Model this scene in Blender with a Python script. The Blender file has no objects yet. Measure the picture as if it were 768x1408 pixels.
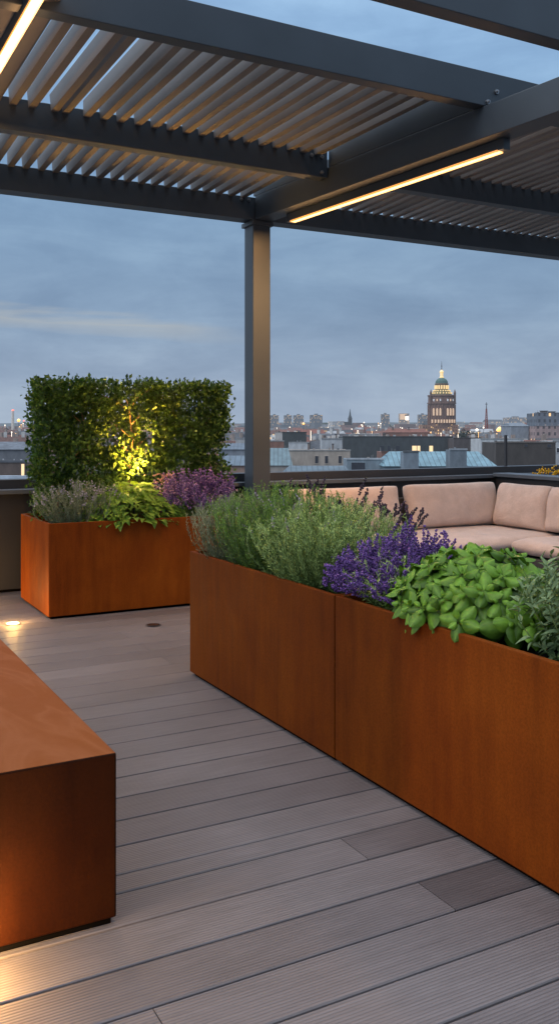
import bpy, math, random
import numpy as np
from mathutils import Vector, Matrix, noise

R = math.radians
rng = np.random.default_rng(7)
random.seed(7)
scene = bpy.context.scene
COL = scene.collection

# ------------------------------------------------------------------ camera
YAW = R(28.4); CY, SY = math.cos(YAW), math.sin(YAW)
FPX = 1252.0; HOR = 588.0; EYE = 1.3
FW = np.array([SY, CY, 0.0]); RT = np.array([CY, -SY, 0.0])

def P(px, py, d):
    """point seen at photo pixel (px,py) at depth d metres"""
    return (RT * ((px - 384) / FPX) + FW) * d + np.array([0, 0, EYE - (py - HOR) / FPX * d])

cam_d = bpy.data.cameras.new('camera'); cam = bpy.data.objects.new('camera', cam_d); COL.objects.link(cam)
cam.location = (0, 0, EYE); cam.rotation_euler = (R(90), 0, -YAW)
cam_d.sensor_fit = 'VERTICAL'; cam_d.sensor_height = 36; cam_d.sensor_width = 36
cam_d.lens = FPX / 1408 * 36; cam_d.shift_y = -(704 - HOR) / 1408
cam_d.clip_start = .05; cam_d.clip_end = 40000
scene.camera = cam

# ------------------------------------------------------------------ node helpers
def new_mat(name):
    m = bpy.data.materials.new(name); m.use_nodes = True
    nt = m.node_tree
    return m, nt, nt.nodes['Principled BSDF']
def nd(nt, typ, **kw):
    n = nt.nodes.new(typ)
    for k, v in kw.items(): setattr(n, k, v)
    return n
def lk(nt, a, b): nt.links.new(a, b)
def setin(n, **kw):
    for k, v in kw.items(): n.inputs[k.replace('_', ' ')].default_value = v
def rgba(c): return (c[0], c[1], c[2], 1.0)
def ramp(nt, fac, stops, interp='LINEAR'):
    r = nd(nt, 'ShaderNodeValToRGB'); r.color_ramp.interpolation = interp
    e = r.color_ramp.elements
    while len(e) < len(stops): e.new(.5)
    for el, (p, c) in zip(e, stops):
        el.position = p; el.color = rgba(c) if hasattr(c, '__len__') else (c, c, c, 1)
    lk(nt, fac, r.inputs[0]); return r
def noise_tex(nt, vec, scale, detail=4, rough=.55, dist=0):
    n = nd(nt, 'ShaderNodeTexNoise'); setin(n, Scale=scale, Detail=detail, Roughness=rough, Distortion=dist)
    lk(nt, vec, n.inputs['Vector']); return n
def mapping(nt, vec, scale=(1, 1, 1), loc=(0, 0, 0), rot=(0, 0, 0)):
    m = nd(nt, 'ShaderNodeMapping'); setin(m, Scale=scale, Location=loc, Rotation=rot)
    lk(nt, vec, m.inputs['Vector']); return m.outputs[0]
def mix(nt, fac, a, b, blend='MIX'):
    m = nd(nt, 'ShaderNodeMix', data_type='RGBA', blend_type=blend)
    for s, v in ((m.inputs[0], fac), (m.inputs[6], a), (m.inputs[7], b)):
        if hasattr(v, 'links'): lk(nt, v, s)
        elif hasattr(v, '__len__'): s.default_value = rgba(v)
        else: s.default_value = v
    return m.outputs[2]
def mathn(nt, op, a, b=None, clamp=False):
    m = nd(nt, 'ShaderNodeMath', operation=op); m.use_clamp = clamp
    for s, v in ((m.inputs[0], a), (m.inputs[1], b)):
        if v is None: continue
        if hasattr(v, 'links'): lk(nt, v, s)
        else: s.default_value = v
    return m.outputs[0]
def bump(nt, h, strength, dist, bsdf):
    b = nd(nt, 'ShaderNodeBump'); setin(b, Strength=strength, Distance=dist)
    lk(nt, h, b.inputs['Height']); lk(nt, b.outputs[0], bsdf.inputs['Normal']); return b
def objco(nt): return nd(nt, 'ShaderNodeTexCoord').outputs['Object']
def worldco(nt): return nd(nt, 'ShaderNodeNewGeometry').outputs['Position']

# ------------------------------------------------------------------ materials
def mat_plain(name, c, rough=.6, metal=0, var=.12, scale=6, bmp=0.0, spec=.5):
    m, nt, b = new_mat(name)
    co = worldco(nt); n = noise_tex(nt, co, scale, 5)
    lk(nt, ramp(nt, n.outputs[0], [(.3, [x * (1 - var) for x in c]), (.7, [x * (1 + var) for x in c])]).outputs[0], b.inputs['Base Color'])
    setin(b, Roughness=rough, Metallic=metal); b.inputs['Specular IOR Level'].default_value = spec
    if bmp: bump(nt, noise_tex(nt, co, scale * 40, 2).outputs[0], bmp, .002, b)
    return m

def mat_corten(name, gain=1.0, top=False):
    m, nt, b = new_mat(name)
    co = worldco(nt)
    big = noise_tex(nt, co, 1.7, 5, .6, .4)
    mid = noise_tex(nt, mapping(nt, co, (1, 1, .45), (3, 1, 2)), 7, 6, .65)
    strk = noise_tex(nt, mapping(nt, co, (5, 5, .5)), 3, 5, .6)
    fine = noise_tex(nt, co, 120, 3, .7)
    f = mathn(nt, 'ADD', mathn(nt, 'MULTIPLY', big.outputs[0], .55), mathn(nt, 'MULTIPLY', mid.outputs[0], .25))
    f = mathn(nt, 'ADD', f, mathn(nt, 'MULTIPLY', strk.outputs[0], .24))
    g = gain * .64
    c1 = ramp(nt, f, [(.32, (.115 * g, .0215 * g, .0020 * g)), (.46, (.185 * g, .0385 * g, .0028 * g)), (.57, (.235 * g, .053 * g, .0036 * g)), (.72, (.30 * g, .076 * g, .006 * g))]).outputs[0]
    sp = ramp(nt, fine.outputs[0], [(.35, .84), (.6, 1.05)]).outputs[0]
    c = mix(nt, 1.0, c1, sp, 'MULTIPLY')
    runs = noise_tex(nt, mapping(nt, co, (3.2, 3.2, .30), (0, 0, 5)), 2.4, 6, .68)
    c = mix(nt, 1.0, c, ramp(nt, runs.outputs[0], [(.30, (.74, .70, .66)), (.46, (.98, .98, .98)), (.70, (1.10, 1.10, 1.10))]).outputs[0], 'MULTIPLY')
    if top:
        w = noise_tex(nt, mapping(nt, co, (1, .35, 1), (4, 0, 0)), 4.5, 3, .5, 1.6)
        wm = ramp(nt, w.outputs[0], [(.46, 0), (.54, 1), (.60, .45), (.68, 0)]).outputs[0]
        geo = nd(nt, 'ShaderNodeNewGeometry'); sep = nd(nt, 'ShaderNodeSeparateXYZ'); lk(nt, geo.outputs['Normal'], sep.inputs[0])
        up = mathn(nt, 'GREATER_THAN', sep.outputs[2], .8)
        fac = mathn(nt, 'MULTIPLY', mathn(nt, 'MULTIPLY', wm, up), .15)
        c = mix(nt, mathn(nt, 'MULTIPLY', up, .55), c, (.36, .105, .026)); c = mix(nt, fac, c, (.40, .17, .085))  # upward faces painted lighter as if lit, then the water marks
    lk(nt, c, b.inputs['Base Color'])
    lk(nt, ramp(nt, mid.outputs[0], [(.3, .58), (.7, .74)]).outputs[0], b.inputs['Roughness'])
    b.inputs['Specular IOR Level'].default_value = .10
    h = mathn(nt, 'ADD', fine.outputs[0], mathn(nt, 'MULTIPLY', mid.outputs[0], .6))
    bump(nt, h, .35, .0015, b)
    return m

def mat_deck():
    m, nt, b = new_mat('composite_decking')
    co = worldco(nt)
    at = nd(nt, 'ShaderNodeAttribute', attribute_name='tint')
    sepa = nd(nt, 'ShaderNodeSeparateColor'); lk(nt, at.outputs['Color'], sepa.inputs[0])
    grain = noise_tex(nt, mapping(nt, co, (1.3, 22, 1)), 4, 6, .7)
    blot = noise_tex(nt, mapping(nt, co, (.8, 1.4, 1)), 2.2, 5, .6)
    base = ramp(nt, sepa.outputs[0], [(0, (.062, .052, .056)), (.40, (.130, .115, .121)), (1, (.178, .160, .166))]).outputs[0]
    base = mix(nt, 1.0, base, ramp(nt, grain.outputs[0], [(.3, .80), (.7, 1.14)]).outputs[0], 'MULTIPLY')
    base = mix(nt, 1.0, base, ramp(nt, blot.outputs[0], [(.3, .84), (.7, 1.12)]).outputs[0], 'MULTIPLY')
    # light scuffs
    sc = noise_tex(nt, mapping(nt, co, (6, 30, 1)), 9, 2, .5)
    base = mix(nt, ramp(nt, sc.outputs[0], [(.70, 0), (.78, .22)]).outputs[0], base, (.40, .37, .35))
    # fine grooves along the boards (x): ridges every 9 mm
    sp = nd(nt, 'ShaderNodeSeparateXYZ'); lk(nt, co, sp.inputs[0])
    jit = mathn(nt, 'MULTIPLY', mathn(nt, 'SUBTRACT', noise_tex(nt, mapping(nt, co, (5, 1, 1)), 9, 2).outputs[0], .5), .9)
    ph = mathn(nt, 'ADD', mathn(nt, 'MULTIPLY', sp.outputs[1], 2 * math.pi / .0105), jit)
    gr = mathn(nt, 'ADD', mathn(nt, 'MULTIPLY', mathn(nt, 'SINE', ph), .5), .5)
    grm = mathn(nt, 'POWER', gr, .6)
    base = mix(nt, 1.0, base, ramp(nt, grm, [(0, .66), (.6, 1.05)]).outputs[0], 'MULTIPLY')
    lk(nt, base, b.inputs['Base Color'])
    h = mathn(nt, 'ADD', grm, mathn(nt, 'MULTIPLY', grain.outputs[0], .5))
    bump(nt, h, .55, .0022, b)
    lk(nt, ramp(nt, blot.outputs[0], [(.3, .50), (.7, .68)]).outputs[0], b.inputs['Roughness'])
    return m

def mat_leaf(name, c0, c1, rough=.5, trans=.25, spec=.2):
    m, nt, b = new_mat(name)
    at = nd(nt, 'ShaderNodeAttribute', attribute_name='tint')
    sepa = nd(nt, 'ShaderNodeSeparateColor'); lk(nt, at.outputs['Color'], sepa.inputs[0])
    c = ramp(nt, sepa.outputs[0], [(0, c0), (1, c1)]).outputs[0]
    n = noise_tex(nt, worldco(nt), 60, 3)
    c = mix(nt, 1.0, c, ramp(nt, n.outputs[0], [(.3, .78), (.7, 1.18)]).outputs[0], 'MULTIPLY')
    lk(nt, c, b.inputs['Base Color']); setin(b, Roughness=rough); b.inputs['Specular IOR Level'].default_value = spec
    tr = nd(nt, 'ShaderNodeBsdfTranslucent'); lk(nt, mix(nt, 1.0, c, (1.1, 1.15, .5), 'MULTIPLY'), tr.inputs['Color'])
    ms = nd(nt, 'ShaderNodeMixShader'); ms.inputs[0].default_value = trans
    lk(nt, b.outputs[0], ms.inputs[1]); lk(nt, tr.outputs[0], ms.inputs[2])
    lk(nt, ms.outputs[0], nt.nodes['Material Output'].inputs['Surface'])
    return m

def mat_emit(name, c, s):
    m, nt, b = new_mat(name)
    setin(b, Roughness=.4); b.inputs['Base Color'].default_value = rgba((.5, .45, .4))
    b.inputs['Emission Color'].default_value = rgba(c); b.inputs['Emission Strength'].default_value = s
    return m

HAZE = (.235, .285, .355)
def mat_city(name, windows=False, seams=0, rough=.8, tile=False):
    """base colour from the object's own colour; alpha = share left clear, the rest is haze painted in as emission"""
    m, nt, b = new_mat(name)
    oi = nd(nt, 'ShaderNodeObjectInfo')
    co = objco(nt)
    n = noise_tex(nt, mapping(nt, co, (1, 1, .5)), .6, 5, .65)
    c = mix(nt, 1.0, oi.outputs['Color'], ramp(nt, n.outputs[0], [(.3, .7), (.7, 1.2)]).outputs[0], 'MULTIPLY')
    em = None
    if windows:
        sp = nd(nt, 'ShaderNodeSeparateXYZ'); lk(nt, co, sp.inputs[0])
        cx = nd(nt, 'ShaderNodeCombineXYZ'); lk(nt, mathn(nt, 'ADD', sp.outputs[0], sp.outputs[1]), cx.inputs[0]); lk(nt, sp.outputs[2], cx.inputs[1])
        br = nd(nt, 'ShaderNodeTexBrick', offset=0.0); lk(nt, cx.outputs[0], br.inputs['Vector'])
        setin(br, Scale=1.0); br.inputs['Brick Width'].default_value = 2.6; br.inputs['Row Height'].default_value = 3.1
        br.inputs['Mortar Size'].default_value = .78; br.inputs['Mortar Smooth'].default_value = 0
        br.inputs['Color1'].default_value = (0, 0, 0, 1); br.inputs['Color2'].default_value = (1, 1, 1, 1)
        geo = nd(nt, 'ShaderNodeNewGeometry'); s2 = nd(nt, 'ShaderNodeSeparateXYZ'); lk(nt, geo.outputs['Normal'], s2.inputs[0])
        side = mathn(nt, 'LESS_THAN', mathn(nt, 'ABSOLUTE', s2.outputs[2]), .3)
        isw = mathn(nt, 'MULTIPLY', mathn(nt, 'SUBTRACT', 1.0, br.outputs['Fac']), side)
        c = mix(nt, mathn(nt, 'MULTIPLY', isw, .8), c, (.03, .035, .045))
        lit = mathn(nt, 'GREATER_THAN', br.outputs['Color'], .76)
        em = mathn(nt, 'MULTIPLY', isw, lit)
    if seams:
        sp = nd(nt, 'ShaderNodeSeparateXYZ'); lk(nt, co, sp.inputs[0])
        fr = mathn(nt, 'FRACT', mathn(nt, 'DIVIDE', sp.outputs[0], seams))
        ln = mathn(nt, 'LESS_THAN', fr, .16)
        c = mix(nt, mathn(nt, 'MULTIPLY', ln, .7), c, (.03, .045, .055))
    if tile:
        w = noise_tex(nt, mapping(nt, co, (1, 1, 6)), 1.2, 3)
        c = mix(nt, 1.0, c, ramp(nt, w.outputs[0], [(.35, .75), (.65, 1.2)]).outputs[0], 'MULTIPLY')
    lk(nt, c, b.inputs['Base Color']); setin(b, Roughness=rough)
    e = nd(nt, 'ShaderNodeEmission'); e.inputs['Color'].default_value = rgba(HAZE)  # airlight haze put into the material as a flat glow
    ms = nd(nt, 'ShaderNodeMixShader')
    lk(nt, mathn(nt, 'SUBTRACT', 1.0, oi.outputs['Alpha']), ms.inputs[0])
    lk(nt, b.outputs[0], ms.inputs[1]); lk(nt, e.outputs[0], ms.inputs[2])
    if em is not None:
        lk(nt, mix(nt, em, (0, 0, 0), (1, .62, .26)), b.inputs['Emission Color']); setin(b, Emission_Strength=1.3)
    lk(nt, ms.outputs[0], nt.nodes['Material Output'].inputs['Surface'])
    return m

def mat_fabric(name, c):
    m, nt, b = new_mat(name)
    co = objco(nt)
    n = noise_tex(nt, co, 7, 5, .6); f = noise_tex(nt, co, 260, 2, .6)
    c1 = ramp(nt, n.outputs[0], [(.3, [x * .88 for x in c]), (.7, [x * 1.08 for x in c])]).outputs[0]
    c1 = mix(nt, 1.0, c1, ramp(nt, f.outputs[0], [(.3, .86), (.7, 1.1)]).outputs[0], 'MULTIPLY')
    lk(nt, c1, b.inputs['Base Color']); setin(b, Roughness=.95); b.inputs['Specular IOR Level'].default_value = .15
    b.inputs['Sheen Weight'].default_value = .25
    wr = noise_tex(nt, mapping(nt, co, (2.2, 3.5, 2.2)), 2.2, 3, .5, .8)
    bump(nt, mathn(nt, 'ADD', mathn(nt, 'MULTIPLY', wr.outputs[0], 6), f.outputs[0]), .5, .006, b)
    return m

M = {}
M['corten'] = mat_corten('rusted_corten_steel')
M['corten_bench_shaded'] = mat_corten('rusted_corten_bench_shaded', .21, True)  # low gain paints shade onto the bench sides, top painted lit
M['corten_far_lit'] = mat_corten('rusted_corten_far_lit', 1.6)  # higher gain paints extra light onto the far planter
M['deck'] = mat_deck()
M['gap'] = mat_plain('dark_gap', (.005, .0045, .0045), .95, spec=0)
M['frame'] = mat_plain('anthracite_powder_coat', (.050, .063, .078), .45, 0, .10, 3, .12)
M['frame_dark'] = mat_plain('anthracite_parapet', (.040, .042, .048), .42, 0, .15, 2, .1)
M['ledge'] = mat_plain('blue_grey_ledge_highlight', (.085, .10, .12), .38, 0, .15, 3, .1)  # paler bluish base paints the sky highlight on ledge and cap
M['wall_panel'] = mat_plain('parapet_cladding', (.022, .021, .023), .55, 0, .15, 1.5, .1)
M['slat'] = mat_plain('louvre_paint', (.17, .162, .16), .5, 0, .14, 2.5, .15)
M['steel'] = mat_plain('bolt_steel', (.35, .35, .36), .35, .8, .1, 30)
M['soil'] = mat_plain('dark_soil', (.018, .013, .010), .95, 0, .5, 40, .8)
M['fabric'] = mat_fabric('blush_outdoor_fabric', (.64, .505, .44))
M['fabric_peach'] = mat_fabric('peach_boucle', (.62, .40, .29))
M['sofa_base'] = mat_plain('sofa_frame', (.055, .052, .052), .6, 0, .1, 4)
M['led'] = mat_emit('warm_led_diffuser', (1, .55, .18), 2.0)
M['led_halo'] = mat_emit('amber_led_halo', (1, .38, .06), 1.15)  # amber halo beside the strip, painted as glow
M['lens_on'] = mat_emit('lit_glass_lens', (1, .74, .40), 9)
M['lens_off'] = mat_plain('unlit_lens', (.03, .026, .024), .25, 0, .1, 10)
M['bark'] = mat_plain('bark', (.26, .17, .09), .85, 0, .35, 25, .5)
M['stem_green'] = mat_plain('green_stem', (.10, .16, .05), .6, 0, .25, 20)
M['stem_grey'] = mat_plain('grey_stem', (.17, .21, .10), .7, 0, .25, 20)
M['hedge'] = mat_leaf('hedge_leaf', (.016, .043, .008), (.13, .225, .04), .45, .28)
M['rosemary'] = mat_leaf('rosemary_needle', (.05, .11, .022), (.27, .44, .085), .6, .15)
M['lav_green'] = mat_leaf('lavender_foliage', (.13, .21, .06), (.52, .66, .25), .6, .15)
M['grey_green'] = mat_leaf('grey_green_foliage', (.12, .14, .085), (.40, .43, .29), .65, .12)
M['basil'] = mat_leaf('basil_leaf', (.010, .040, .004), (.175, .345, .035), .46, .18, .3)
M['sage'] = mat_leaf('sage_leaf', (.075, .13, .055), (.23, .32, .16), .6, .15)
M['heart'] = mat_leaf('broad_leaf', (.09, .19, .02), (.34, .50, .08), .45, .3)
M['purple'] = mat_leaf('purple_floret', (.07, .028, .16), (.31, .17, .50), .6, .15)
M['pinkpurple'] = mat_leaf('mauve_floret', (.14, .06, .22), (.50, .31, .58), .6, .2)
M['lilac'] = mat_leaf('lilac_floret', (.30, .26, .38), (.62, .55, .66), .6, .2)
M['seedhead'] = mat_leaf('dry_seedhead', (.045, .030, .045), (.14, .09, .12), .8, .05)
M['white_fl'] = mat_leaf('white_petal', (.55, .50, .42), (.80, .75, .66), .6, .2)
M['pink_fl'] = mat_leaf('pink_petal', (.50, .24, .22), (.70, .42, .36), .6, .2)
M['yellow_fl'] = mat_leaf('yellow_petal', (.65, .34, .02), (.95, .62, .05), .6, .2)
M['c_wall'] = mat_city('city_plaster', windows=True)
M['c_plain'] = mat_city('city_render')
M['c_seam'] = mat_city('standing_seam_roof', seams=.9, rough=.45)
M['c_tile'] = mat_city('city_roof_tile', tile=True)
M['c_glow'] = mat_emit('lit_city_window', (1, .66, .26), 1.0)
M['c_gold'] = mat_emit('floodlit_gold', (1, .66, .18), .75)  # floodlight on the dome tiers put into the material as glow
M['c_amber'] = mat_emit('floodlit_stone', (1, .60, .30), .42)
M['lamp_white'] = mat_emit('far_white_lamp', (1, .86, .68), 2.2)
M['lamp_orange'] = mat_emit('far_orange_lamp', (1, .50, .08), 1.7)
M['c_red'] = mat_emit('far_red_lamp', (1, .16, .08), 1.3)

# ------------------------------------------------------------------ mesh helpers
class MB:
    def __init__(s): s.v = []; s.f = []
    def quadbox(s, p):           # p: 8 points, bottom ring then top ring
        o = len(s.v); s.v += [tuple(map(float, q)) for q in p]
        s.f += [tuple(o + i for i in q) for q in ((3, 2, 1, 0), (4, 5, 6, 7), (0, 1, 5, 4), (1, 2, 6, 5), (2, 3, 7, 6), (3, 0, 4, 7))]
        return s
    def box(s, x0, x1, y0, y1, z0, z1):
        return s.quadbox([(x0, y0, z0), (x1, y0, z0), (x1, y1, z0), (x0, y1, z0), (x0, y0, z1), (x1, y0, z1), (x1, y1, z1), (x0, y1, z1)])
    def bar(s, a, b, w, h, zoff=0):   # horizontal bar a->b, width w, height h, bottom at z of a/b
        a = np.array(a, float); b = np.array(b, float); d = b - a; d[2] = 0; d /= np.linalg.norm(d)
        n = np.array([d[1], -d[0], 0]) * w / 2; u = np.array([0, 0, h])
        return s.quadbox([a - n, a + n, b + n, b - n, a - n + u, a + n + u, b + n + u, b - n + u])
    def tube(s, pts, rads, n=6, cap=True):
        pts = [np.array(p, float) for p in pts]; o = len(s.v); k = len(pts)
        for i, p in enumerate(pts):
            t = pts[min(i + 1, k - 1)] - pts[max(i - 1, 0)]; t /= np.linalg.norm(t) + 1e-9
            a = np.cross(t, (0, 0, 1) if abs(t[2]) < .9 else (1, 0, 0)); a /= np.linalg.norm(a); b = np.cross(t, a)
            for j in range(n):
                q = 2 * math.pi * j / n; s.v.append(tuple(p + rads[i] * (a * math.cos(q) + b * math.sin(q))))
        for i in range(k - 1):
            for j in range(n):
                s.f.append((o + i * n + j, o + i * n + (j + 1) % n, o + (i + 1) * n + (j + 1) % n, o + (i + 1) * n + j))
        if cap:
            s.f.append(tuple(o + j for j in range(n))[::-1]); s.f.append(tuple(o + (k - 1) * n + j for j in range(n)))
        return s
    def lathe(s, prof, n, c=(0, 0, 0), ph=0):
        o = len(s.v)
        for r, z in prof:
            for j in range(n):
                q = 2 * math.pi * (j + ph) / n; s.v.append((c[0] + r * math.cos(q), c[1] + r * math.sin(q), c[2] + z))
        for i in range(len(prof) - 1):
            for j in range(n):
                s.f.append((o + i * n + j, o + i * n + (j + 1) % n, o + (i + 1) * n + (j + 1) % n, o + (i + 1) * n + j))
        s.f.append(tuple(o + j for j in range(n))[::-1]); s.f.append(tuple(o + (len(prof) - 1) * n + j for j in range(n)))
        return s
    def build(s, name, mat, parent=None, bevel=0, smooth=False, seg=2):
        me = bpy.data.meshes.new(name); me.from_pydata(s.v, [], s.f); me.validate(); me.update()
        return link(name, me, mat, parent, bevel, smooth, seg)

def link(name, me, mat, parent=None, bevel=0, smooth=False, seg=2):
    o = bpy.data.objects.new(name, me); COL.objects.link(o)
    if mat: me.materials.append(mat)
    if parent: o.parent = parent
    if smooth:
        me.polygons.foreach_set('use_smooth', [True] * len(me.polygons))
    if bevel:
        b = o.modifiers.new('bevel', 'BEVEL'); b.width = bevel; b.segments = seg; b.limit_method = 'ANGLE'
        if not smooth:
            me.polygons.foreach_set('use_smooth', [False] * len(me.polygons))
    return o
def tag(o, label=None, cat=None, group=None, kind=None):
    if label: o['label'] = label
    if cat: o['category'] = cat
    if group: o['group'] = group
    if kind: o['kind'] = kind
    return o
def empty(name, loc=(0, 0, 0), label=None, cat=None, group=None, rz=0):
    o = bpy.data.objects.new(name, None); COL.objects.link(o)
    o.location = [float(q) for q in loc]; o.rotation_euler = (0, 0, rz); o.empty_display_size = .1
    return tag(o, label, cat, group)
def copy_tree(o, parent=None):
    c = o.copy(); COL.objects.link(c)
    if parent: c.parent = parent
    for ch in list(o.children): copy_tree(ch, c)
    return c

# ------------------------------------------------------------------ scatter helpers (numpy)
def norm(a): return a / (np.linalg.norm(a, axis=-1, keepdims=True) + 1e-9)
def frames(d, up=None, roll=None):
    """per-row frame: columns side, dir, normal; dir=d"""
    d = norm(d)
    if up is None: up = np.tile(np.array([0, 0, 1.0]), (len(d), 1))
    s = np.cross(d, up); bad = np.linalg.norm(s, axis=1) < 1e-3
    s[bad] = np.array([1, 0, 0]); s = norm(s); n = np.cross(s, d)
    if roll is not None:
        c, q = np.cos(roll)[:, None], np.sin(roll)[:, None]
        s, n = s * c + n * q, n * c - s * q
    return np.stack([s, d, n], axis=2)
def scatter(name, tv, tf, pos, fr, scl, mat, parent, tint, smooth=False, vt=None):
    tv = np.asarray(tv, float); tf = np.asarray(tf, int); N = len(pos); nv = len(tv)
    scl = np.asarray(scl, float)
    if scl.ndim == 1: scl = np.repeat(scl[:, None], 3, 1)
    loc = tv[None] * scl[:, None, :]
    V = np.einsum('nij,nkj->nki', fr, loc) + np.asarray(pos)[:, None, :]
    F = (tf[None] + (np.arange(N) * nv)[:, None, None]).reshape(-1)
    k = tf.shape[1]; nf = N * len(tf)
    me = bpy.data.meshes.new(name)
    me.vertices.add(N * nv); me.vertices.foreach_set('co', V.reshape(-1))
    me.loops.add(len(F)); me.loops.foreach_set('vertex_index', F.astype(np.int32))
    me.polygons.add(nf); me.polygons.foreach_set('loop_start', (np.arange(nf) * k).astype(np.int32))
    try: me.polygons.foreach_set('loop_total', np.full(nf, k, np.int32))
    except Exception: pass
    me.update(calc_edges=True); me.validate()
    a = me.color_attributes.new('tint', 'FLOAT_COLOR', 'POINT')
    t = np.repeat(tint, nv)
    if vt is not None: t = t + np.tile(np.asarray(vt, float), N)
    t = np.clip(t, 0, 1); a.data.foreach_set('color', np.stack([t, t, t, np.ones_like(t)], 1).reshape(-1))
    return link(name, me, mat, parent, 0, smooth)

LEAF4 = ([(0, 0, 0), (.5, .45, .08), (0, 1, -.08), (-.5, .45, .08)], [(0, 1, 2, 3)])
def leaf_grid(nl=6, nw=4, cup=.18, droop=.35, tip=1.0, pucker=0.0, heart=False, rnd=False):
    v = []; f = []
    for i in range(nl + 1):
        u = i / nl
        w = math.sin(math.pi * (u ** (.62 if not heart else .5))) ** .85 * (1 - .25 * u) if 0 < u < 1 else .02
        if rnd and 0 < u < 1: w = (math.sin(math.pi * u ** .85)) ** .62 * (1 - .18 * u ** 3)
        for j in range(nw + 1):
            t = 2 * j / nw - 1
            z = cup * abs(t) ** (2.2 if rnd else 1.3) * w * .6 - (.05 * w * max(0, 1 - abs(t) * 3) if rnd else 0) - droop * u * u + pucker * math.sin(u * 16) * (1 - abs(t)) * abs(t) * 4
            v.append((t * w * .5, u - (.12 * abs(t) * (1 - u) if heart else 0), z))
    for i in range(nl):
        for j in range(nw):
            a = i * (nw + 1) + j; f.append((a, a + 1, a + nw + 2, a + nw + 1))
    return v, f
NEEDLE = ([(0, 0, 0), (.5, .5, .06), (0, 1, 0), (-.5, .5, .06)], [(0, 1, 2, 3)])
OCTA = ([(.5, 0, 0), (0, .5, 0), (-.5, 0, 0), (0, -.5, 0), (0, 0, .62), (0, 0, -.62)],
        [(0, 1, 4), (1, 2, 4), (2, 3, 4), (3, 0, 4), (1, 0, 5), (2, 1, 5), (3, 2, 5), (0, 3, 5)])
def rand_dirs(n):
    return norm(rng.normal(size=(n, 3)))

def stem_curves(n, centre, spread, base_r, L, lean=.8, up=1.0, segs=7, droop=0.0, bias=None, lenvar=.25):
    """n curved stems from a root patch; returns (n,segs+1,3)"""
    c = np.array(centre, float); sp = np.array(spread, float)
    ang = rng.uniform(0, 2 * math.pi, n); rr = np.sqrt(rng.uniform(0, 1, n))
    out = np.stack([np.cos(ang) * rr, np.sin(ang) * rr, np.zeros(n)], 1)
    base = c + out * np.array([base_r * sp[0] / max(sp[0], sp[1]), base_r * sp[1] / max(sp[0], sp[1]), 0])
    tgt = out * np.array([sp[0], sp[1], 0]) * lean
    if bias is not None: tgt = tgt + np.array(bias)
    ln = L * (1 - .28 * rr ** 2) * rng.uniform(1 - lenvar, 1 + lenvar * .4, n)
    t = np.linspace(0, 1, segs + 1)
    pts = np.zeros((n, segs + 1, 3))
    wob = rng.normal(size=(n, 3)) * .05
    for i, q in enumerate(t):
        hor = tgt * (1.25 * q - .25 * q * q) + wob * np.sin(q * 3)[None] * np.array([1, 1, .2]) * L * 2
        z = ln * up * (q - droop * q * q * rr)
        pts[:, i] = base + hor; pts[:, i, 2] += z
    return pts
def along(pts, q):
    """sample curves pts (n,k,3) at params q (n,m) -> pos, tangent"""
    k = pts.shape[1] - 1; x = np.clip(q, 0, .9999) * k; i = x.astype(int); fr = (x - i)[..., None]
    r = np.arange(len(pts))[:, None]
    a = pts[r, i]; b = pts[r, i + 1]
    return a * (1 - fr) + b * fr, norm(b - a)
def stems_mesh(name, pts, rad, mat, parent):
    """three-sided tubes for many stems in one numpy pass"""
    n, k, _ = pts.shape; s = 3
    t = np.zeros_like(pts); t[:, 1:-1] = pts[:, 2:] - pts[:, :-2]; t[:, 0] = pts[:, 1] - pts[:, 0]; t[:, -1] = pts[:, -1] - pts[:, -2]
    t = norm(t); a = norm(np.cross(t, np.array([.31, .95, .05]))); b = np.cross(t, a)
    taper = np.linspace(1, .45, k)[None, :, None] * rad
    ring = [pts + taper * (a * math.cos(2 * math.pi * j / s) + b * math.sin(2 * math.pi * j / s)) for j in range(s)]
    V = np.stack(ring, 2).reshape(-1, 3); F = []
    base = np.arange(n)[:, None, None] * (k * s) + np.arange(k - 1)[None, :, None] * s
    for j in range(s):
        F.append(np.concatenate([base + j, base + (j + 1) % s, base + s + (j + 1) % s, base + s + j], 2).reshape(-1, 4))
    F = np.concatenate(F)
    me = bpy.data.meshes.new(name); me.from_pydata(V.tolist(), [], F.tolist()); me.update()
    return link(name, me, mat, parent)

# ------------------------------------------------------------------ world, sun
SUN_EL, SUN_AZ = R(4), R(250)
w = bpy.data.worlds.new('World'); scene.world = w; w.use_nodes = True
nt = w.node_tree; bg = nt.nodes['Background']
sky = nd(nt, 'ShaderNodeTexSky', sky_type='NISHITA'); sky.sun_disc = False
sky.sun_elevation = SUN_EL; sky.sun_rotation = SUN_AZ; sky.air_density = 1.6; sky.dust_density = 2.0; sky.ozone_density = 3
tc = nd(nt, 'ShaderNodeTexCoord').outputs['Generated']
sep = nd(nt, 'ShaderNodeSeparateXYZ'); lk(nt, tc, sep.inputs[0])
el = sep.outputs[2]
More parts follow.
